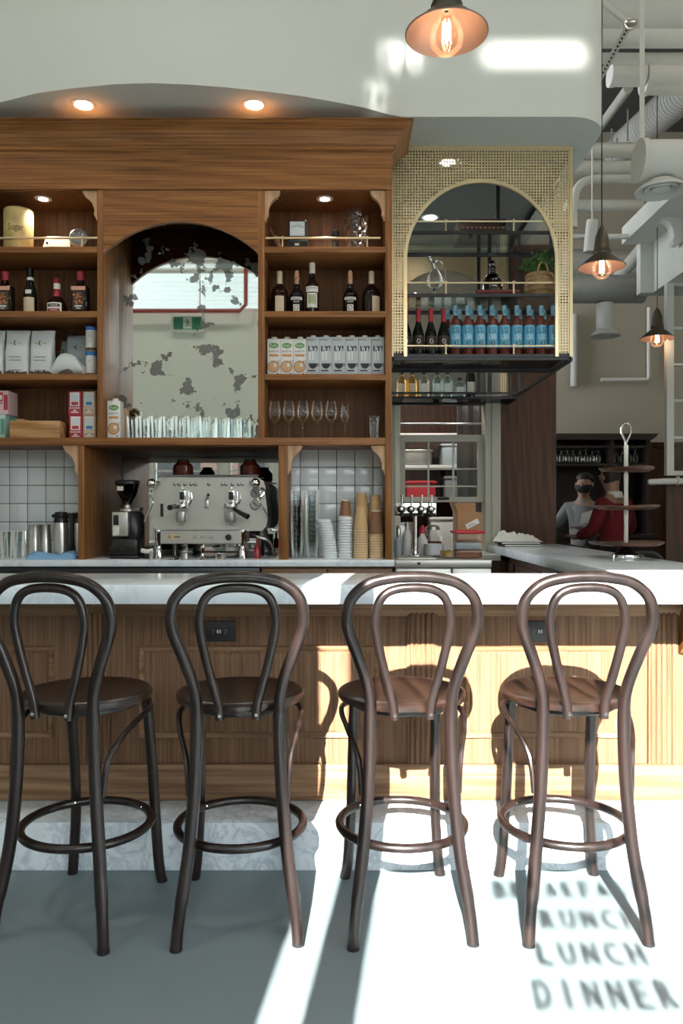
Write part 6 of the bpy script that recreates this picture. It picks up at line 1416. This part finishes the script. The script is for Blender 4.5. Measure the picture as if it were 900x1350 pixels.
m.prism(pf, yk, yk + .09, 'xz'); o = solo(m, 'mounted_corbel', 'white scrolled corbel on the painted soffit box', 'corbel', (xk, yk, zk))
# glazed screen over a walnut half wall
ysn = 7.2
def sx(px): return X(px, ysn)
def sz_(py): return Z(py, ysn)
m = MB('white_paint'); x0, x1 = sx(877), 5.2
m.box(x0, x0 + .065, ysn - .03, ysn + .03, sz_(627), zb_); m.box(x0 + .065, x1, ysn - .03, ysn + .03, sz_(627), sz_(621))
for py in (577, 528.5, 481, 433): m.box(x0 + .065, x1, ysn - .02, ysn + .02, sz_(py + 1.6), sz_(py - 1.6))
m.box(x0 + .065, x1, ysn - .03, ysn + .03, zb_ - .03, zb_)
for i in range(1, 4): xx = x0 + .57 * i; m.box(xx, xx + .03, ysn - .021, ysn + .021, sz_(621), zb_ - .03)
scr = struct(m, 'window_9'); MB('window_glass').box(x0 + .06, x1 - .01, ysn - .002, ysn + .002, sz_(624), zb_ - .01).build('pane', scr)
m = MB('walnut_panel'); m.box(sx(875), 6.0, ysn - .05, ysn + .05, 0, sz_(629)); struct(m, 'wall_half')
m = MB('white_paint'); y = ysn - .14; m.tube([(X(854, y), y, Z(635.5, y)), (X(857, y), y, Z(635.5, y)), (X(880, y), y, Z(634.5, y)), (3.9, y, Z(634.5, y))], [.022, .026, .028, .028], 14); m.torus((X(893, y), y, Z(634, y)), .03, .012, 16, 8, 'x'); m.tube([(3.3, y, Z(634.5, y)), (3.3, ysn - .05, Z(634.5, y))], .012, 8); m.tube([(3.8, y, Z(634.5, y)), (3.8, ysn - .05, Z(634.5, y))], .012, 8); solo(m, 'white_rail', 'white round rail with a collar in front of the walnut half wall', 'rail', (3.1, y, Z(634.5, y)))
# ------------------------------------------------------------------ far room: hutch with hanging glasses, guests
yh = 10.9
def hx_(px): return X(px, yh)
def hz_(py): return Z(py, yh)
t = thing('bar_hutch', 'dark wooden bar hutch with hanging glasses against the far wall', 'hutch', (hx_(795), yh, 0))
xa, xb_ = 2.55, hx_(857); m = MB('hutch_wood'); m.box(xa, xb_, yh + .48, yh + .5, 0, hz_(580)); m.build('back', t)
for x in (xa, hx_(805), xb_ - .05): MB('hutch_wood').box(x, x + .05, yh, yh + .48, 0, hz_(580)).build('upright', t)
m = MB('hutch_wood'); m.prism([(xa - .05, hz_(580)), (xb_ + .0, hz_(580)), (xb_ + .06, hz_(576)), (xb_ + .09, hz_(572)), (xa - .05, hz_(572))], yh - .06, yh + .5, 'xz'); m.build('cornice', t)
for z in (hz_(590), hz_(612) - .02): MB('hutch_wood').box(xa + .05, xb_ - .05, yh + .02, yh + .48, z, z + .03).build('shelf', t)
MB('hutch_wood').box(xa - .03, xb_ + .03, yh - .12, yh + .47, .98, 1.03).build('counter', t); MB('hutch_wood').box(xa, xb_, yh - .02, yh, 0, .98).build('front', t)
g = None; q = 0
for r_ in range(2):
    for i in range(26):
        px = 734 + i * 8.2 + r_ * 4
        if 797 < px < 812 or px > 843: continue
        x = hx_(px); y = yh + .10 + r_ * .14; z = hz_(590) - .002
        if g is None:
            g = thing('hanging_glass', 'stemmed glass hanging upside down under the dark hutch shelf', 'wine glass', (x, y, z), 0, 'glasses hanging in the far hutch')
            m = MB('clear_glass'); m.lathe([(0, 0), (.03, 0), (.028, -.003), (.005, -.008), (.004, -.07), (.022, -.085), (.036, -.12), (.036, -.15), (.030, -.185), (.029, -.185), (.035, -.15), (.034, -.12), (.02, -.088), (0, -.08)], (0, 0, 0), 14); m.build('glass', g, False)
        else: dup(g, (x, y, z))
struct(MB('walnut_panel').box(hx_(858), 5.0, yh + .3, yh + .36, 0, Z(583, yh + .3)), 'wall_panelling')
m = MB('walnut_panel'); m.box(hx_(858), 5.0, yh + .26, yh + .30, Z(590, yh + .3), Z(584, yh + .3)); struct(m, 'trim_3')
# people
def skin_mesh(name, pts, edges, rad, mat, parent, sub=2):
    """one continuous skin grown over a skeleton"""
    me = bpy.data.meshes.new(name); me.from_pydata([Vector(p)[:] for p in pts], edges, []); o = bpy.data.objects.new(name, me); COL.objects.link(o)
    me.materials.append(MATS[mat]); o.parent = parent
    o.modifiers.new('skin', 'SKIN')
    if not me.skin_vertices: me.attributes.new if False else None
    if not me.skin_vertices:
        bm = bmesh.new(); bm.from_mesh(me); bm.verts.layers.skin.verify(); bm.to_mesh(me); bm.free()
    for i, r in enumerate(rad): me.skin_vertices[0].data[i].radius = (r, r) if not isinstance(r, tuple) else r
    me.skin_vertices[0].data[0].use_root = True
    s = o.modifiers.new('smooth', 'SUBSURF'); s.levels = sub; s.render_levels = sub
    o.modifiers['skin'].use_smooth_shade = True
    return o
def person(label, x, y, rz, arms, tilt, top, trousers, hair, mask=False, h=1.72, collar=None):
    t = thing('person', label, 'person', (x, y, 0), rz); k = h / 1.72
    # skeleton, facing -Y before turning
    P = {'pelvis': (0, 0, .92), 'waist': (0, 0, 1.06), 'chest': (0, .01, 1.24), 'neckb': (0, .02, 1.42), 'neck': (0, .0, 1.50), 'head0': (tilt[0] * .3, -.01 + tilt[1] * .3, 1.57), 'head1': (tilt[0], -.015 + tilt[1], 1.65), 'head2': (tilt[0], -.005 + tilt[1], 1.725),
         'hipl': (.09, 0, .88), 'kneel': (.10, -.01, .48), 'ankl': (.10, .01, .09), 'toel': (.11, -.14, .04), 'hipr': (-.09, 0, .88), 'kneer': (-.10, -.01, .48), 'ankr': (-.10, .01, .09), 'toer': (-.11, -.14, .04),
         'shl': (.17, .01, 1.39), 'shr': (-.17, .01, 1.39)}
    P['ell'], P['wrl'], P['hal'] = arms[0]; P['elr'], P['wrr'], P['har'] = arms[1]
    Rr = {'pelvis': (.135, .10), 'waist': (.125, .09), 'chest': (.15, .105), 'neckb': (.075, .065), 'neck': .05, 'head0': (.080, .092), 'head1': (.088, .106), 'head2': (.074, .088), 'hipl': .085, 'kneel': .055, 'ankl': .04, 'toel': .035, 'hipr': .085, 'kneer': .055, 'ankr': .04, 'toer': .035, 'shl': .055, 'ell': .042, 'wrl': .028, 'hal': .034, 'shr': .055, 'elr': .042, 'wrr': .028, 'har': .034}
    names = list(P); E = [('pelvis', 'waist'), ('waist', 'chest'), ('chest', 'neckb'), ('neckb', 'neck'), ('neck', 'head0'), ('head0', 'head1'), ('head1', 'head2'), ('pelvis', 'hipl'), ('hipl', 'kneel'), ('kneel', 'ankl'), ('ankl', 'toel'), ('pelvis', 'hipr'), ('hipr', 'kneer'), ('kneer', 'ankr'), ('ankr', 'toer'), ('neckb', 'shl'), ('shl', 'ell'), ('ell', 'wrl'), ('wrl', 'hal'), ('neckb', 'shr'), ('shr', 'elr'), ('elr', 'wrr'), ('wrr', 'har')]
    V = [Vector(P[n_]) * k for n_ in names]; Es = [(names.index(a), names.index(b)) for a, b in E]
    rad = [tuple(q * k for q in Rr[n_]) if isinstance(Rr[n_], tuple) else Rr[n_] * k for n_ in names]
    # fingers and thumbs continue the same skin
    for hn, wn in (('hal', 'wrl'), ('har', 'wrr')):
        hv, wv = Vector(P[hn]) * k, Vector(P[wn]) * k; d_ = (hv - wv).normalized(); s_ = d_.cross(Vector((0, 0, 1))).normalized()
        if s_.length < .1: s_ = Vector((1, 0, 0))
        hi = names.index(hn)
        for q, (off, ln) in enumerate(((-.026, .062), (-.009, .075), (.009, .072), (.026, .056))):
            b = len(V); V.append(hv + d_ * .03 + s_ * off); V.append(hv + d_ * (.03 + ln * .55) + s_ * off * 1.1 - Vector((0, 0, .006))); V.append(hv + d_ * (.03 + ln) + s_ * off * 1.1 - Vector((0, 0, .022))); rad += [.0095, .0088, .0075]; Es += [(hi, b), (b, b + 1), (b + 1, b + 2)]
        b = len(V); V.append(hv - d_ * .005 + s_ * .036); V.append(hv + d_ * .03 + s_ * .056); rad += [.011, .009]; Es += [(hi, b), (b, b + 1)]
    skin_mesh('body', V, Es, rad, 'skin', t)
    def worn(name, keys, edges, grow, mat, over={}):
        vv = [Vector(over.get(n_, P[n_])) * k for n_ in keys]; rr = []
        for n_ in keys:
            r_ = Rr[n_]; rr.append(tuple(q * k + grow for q in r_) if isinstance(r_, tuple) else r_ * k + grow)
        return skin_mesh(name, vv, [(keys.index(a), keys.index(b)) for a, b in edges], rr, mat, t)
    worn('top', ['chest', 'waist', 'pelvis', 'neckb', 'shl', 'ell', 'wrl', 'shr', 'elr', 'wrr'], [('pelvis', 'waist'), ('waist', 'chest'), ('chest', 'neckb'), ('neckb', 'shl'), ('shl', 'ell'), ('ell', 'wrl'), ('neckb', 'shr'), ('shr', 'elr'), ('elr', 'wrr')], .024, top, {'neckb': (0, .02, 1.40), 'pelvis': (0, 0, .87), 'wrl': Vector(P['ell']).lerp(Vector(P['wrl']), .88), 'wrr': Vector(P['elr']).lerp(Vector(P['wrr']), .88)})
    worn('trousers', ['pelvis', 'hipl', 'kneel', 'ankl', 'hipr', 'kneer', 'ankr'], [('pelvis', 'hipl'), ('hipl', 'kneel'), ('kneel', 'ankl'), ('pelvis', 'hipr'), ('hipr', 'kneer'), ('kneer', 'ankr')], .022, trousers)
    for s_ in ('l', 'r'):
        a, b = Vector(P['ank' + s_]) * k, Vector(P['toe' + s_]) * k; m = MB('black_plastic'); m.tube([a + Vector((0, .06, -.045)), a + Vector((0, 0, -.03)), a.lerp(b, .5) + Vector((0, 0, -.01)), b + Vector((0, -.03, -.004))], [.035, .05, .045, .028], 12); m.v = [(p[0], p[1], max(p[2], .002)) for p in m.v]; m.build('shoe', t, False)
    hc = Vector(P['head1']) * k
    m = MB(hair); m.lathe([(.090, .05), (.092, .07), (.080, .095), (.05, .118), (0, .126)], (hc.x, hc.y + .012, hc.z), 20); m.lathe([(.05, -.085), (.088, -.06), (.1, -.01), (.098, .055)], (hc.x, hc.y + .012, hc.z), 20, None, R(-8), R(188)); m.build('hair', t, False)
    m = MB('skin'); m.lathe([(0, -.018), (.013, -.014), (.010, 0), (.005, .022), (0, .026)], (hc.x, hc.y - .108, hc.z - .018), 10)
    for s_ in (-1, 1): m.ball((hc.x + s_ * .086, hc.y + .005, hc.z - .012), .02, 10, 1.5)
    m.build('nose_and_ears', t, False)
    m = MB('paper_white'); m.ball((hc.x - .032, hc.y - .094, hc.z + .008), .007, 10); m.ball((hc.x + .032, hc.y - .094, hc.z + .008), .007, 10); m.mat('hair_dark'); m.ball((hc.x - .032, hc.y - .100, hc.z + .008), .005, 8); m.ball((hc.x + .032, hc.y - .100, hc.z + .008), .005, 8); m.build('eyes', t, False)
    m = MB('board_red'); m.tube([(hc.x - .024, hc.y - .086, hc.z - .055), (hc.x, hc.y - .092, hc.z - .053), (hc.x + .024, hc.y - .086, hc.z - .055)], .006, 6); m.build('lips', t, False)
    if mask:
        m = MB('black_matt'); m.lathe([(.05, -.105), (.085, -.08), (.104, -.04), (.100, -.016)], (hc.x, hc.y - .006, hc.z), 20, None, R(195), R(345)); m.build('face_mask', t, False)
    if collar: m = MB(collar); nb = Vector((0, .015, 1.475)) * k; m.lathe([(.085, -.035), (.078, 0), (.068, .028), (.062, .028), (.07, 0)], nb, 22); m.build('collar', t, False)
    return t
yp1 = 8.9
person('person in white shirt and black face mask holding a white paper', X(769, yp1), yp1, R(-32), [((.26, -.10, 1.15), (.10, -.32, 1.14), (.05, -.38, 1.16)), ((-.30, -.06, 1.17), (-.42, -.20, 1.30), (-.47, -.26, 1.34))], (.02, -.03), 'shirt_white', 'trousers_black', 'hair_dark', True, 1.72, 'shirt_white')
yp2 = 7.9
person('person in red sweater with white collar, back turned, before the hutch', X(808, yp2), yp2, R(215), [((.28, -.02, 1.13), (.24, -.26, 1.05), (.20, -.34, 1.06)), ((-.28, .02, 1.13), (-.22, -.20, 1.04), (-.20, -.28, 1.06))], (.0, -.03), 'sweater_red', 'trousers_black', 'hair_dark', False, 1.76, 'paper_white')
yy_ = yp1 - .42; m = MB('paper_white'); x = X(776, yy_); m.add([(x - .1, yy_, 1.19), (x + .06, yy_ - .03, 1.24), (x + .08, yy_ + .05, 1.36), (x - .05, yy_ + .08, 1.32), (x - .1, yy_ + .002, 1.188), (x + .06, yy_ - .028, 1.238), (x + .08, yy_ + .052, 1.358), (x - .05, yy_ + .082, 1.318)], [(0, 1, 2, 3), (7, 6, 5, 4), (0, 4, 5, 1), (1, 5, 6, 2), (2, 6, 7, 3), (3, 7, 4, 0)]); solo(m, 'menu_sheet', 'white sheet held by the masked person', 'paper', (x, yy_, 1.2))
# chairs by the peninsula, seen over its edge
def side_chair(x, y, rz, lb, mt):
    t = thing('dining_chair', lb, 'chair', (x, y, 0), rz, 'chairs beyond the peninsula')
    MB(mt).box(-.22, .22, -.22, .22, .44, .50, .02).build('seat', t, False); m = MB(mt); m.tube(bez([(-.2, .2, .52), (-.21, .24, .8), (-.16, .27, .98), (0, .28, 1.0), (.16, .27, .98), (.21, .24, .8), (.2, .2, .52)], 6), .018, 8); m.build('back_frame', t, False)
    MB(mt).box(-.17, .17, .235, .265, .62, .96, .012).build('backrest', t, False)
    for a in (-.19, .19):
        for b in (-.19, .19): MB('black_metal').tube([(a, b, .45), (a * 1.1, b * 1.1, 0)], [.018, .013], 8).build('leg', t, False)
side_chair(2.05, 6.2, R(200), 'dark striped chair just beyond the peninsula near the walnut panel', 'fabric_stripe'); side_chair(2.5, 6.7, R(160), 'dark chair beyond the peninsula in front of the people', 'black_matt')
# ------------------------------------------------------------------ daylight, camera
w = bpy.data.worlds.new('sky'); SC.world = w; w.use_nodes = True; nt = w.node_tree
bg = nt.nodes['Background']
tc = nt.nodes.new('ShaderNodeTexCoord'); sp = nt.nodes.new('ShaderNodeSeparateXYZ'); cr = nt.nodes.new('ShaderNodeValToRGB')
nt.links.new(tc.outputs['Generated'], sp.inputs['Vector']); nt.links.new(sp.outputs['Z'], cr.inputs['Fac'])
e = cr.color_ramp.elements; e[0].position = 0; e[0].color = (.94, .98, 1.0, 1); e[1].position = 1; e[1].color = (.74, .87, 1.0, 1)
nt.links.new(cr.outputs['Color'], bg.inputs['Color']); bg.inputs['Strength'].default_value = 4.0
l = bpy.data.lights.new('sun', 'SUN'); l.energy = 30; l.angle = R(.34); l.color = (1, .96, .91)
o = bpy.data.objects.new('sun', l); COL.objects.link(o)
o.rotation_euler = Vector((.12, 1, -.585)).to_track_quat('-Z', 'Y').to_euler()
o.location = (-1, -8, 6)
# sunlight thrown back up from glass across the street: two soft patches on the bulkhead
def bounce(name, tx, tz, wx, wz, power, src=(1.0, -6.5, .7)):
    t = Vector((tx, 4.34, tz)); s = Vector(src)
    l = bpy.data.lights.new(name, 'AREA'); l.shape = 'RECTANGLE'; l.size = wx; l.size_y = wz; l.spread = R(1.0); l.energy = power; l.color = (1, .98, .95)
    o = bpy.data.objects.new(name, l); COL.objects.link(o); o.location = s; o.rotation_euler = (t - s).to_track_quat('-Z', 'Y').to_euler()
bounce('street_reflection', 1.06, 3.84, .54, .07, .42); bounce('street_reflection', .33, 3.83, .20, .09, .16, (.6, -6.5, .7)); bounce('street_reflection', .19, 3.60, .03, .16, .05, (.5, -6.5, .7))
# unseen ceiling lamps added as fill light over the guests' side
for x, y in ((-2.6, 1.2), (.6, 1.0), (3.4, 2.0), (4.6, 5.6)):
    t = thing('fill_lamp', 'added round fill lamp above the guests', 'lamp', (x, y, 6.9), 0, 'added fill lamps above the guests')
    MB('white_paint').lathe([(0, 0), (.22, 0), (.22, -.08), (.20, -.08), (.20, -.02), (0, -.02)], (x, y, 6.9), 28).build('housing', t)
    l = bpy.data.lights.new('lamp_glow', 'AREA'); l.shape = 'DISK'; l.size = .38; l.energy = 30; l.color = (1, .93, .82)
    o = bpy.data.objects.new('lamp_glow', l); COL.objects.link(o); o.location = (0, 0, -.085); o.parent = t
c = bpy.data.cameras.new('camera'); c.sensor_fit = 'HORIZONTAL'; c.sensor_width = 36; c.lens = 36 * F / 900; c.clip_start = .05; c.clip_end = 100
o = bpy.data.objects.new('camera', c); COL.objects.link(o); o.location = (0, 0, H); o.rotation_euler = (R(90), 0, 0); SC.camera = o
vs_ = SC.view_settings; vs_.view_transform = 'Standard'; vs_.look = 'None'; vs_.gamma = 1; vs_.use_curve_mapping = False; vs_.exposure = 0.4
SC.cycles.max_bounces = 10; SC.cycles.diffuse_bounces = 5; SC.cycles.glossy_bounces = 4; SC.cycles.transparent_max_bounces = 24; SC.cycles.transmission_bounces = 4
SC.cycles.caustics_reflective = False; SC.cycles.caustics_refractive = False; SC.cycles.sample_clamp_indirect = 6
SC.cycles.use_denoising = True; SC.cycles.use_light_tree = False
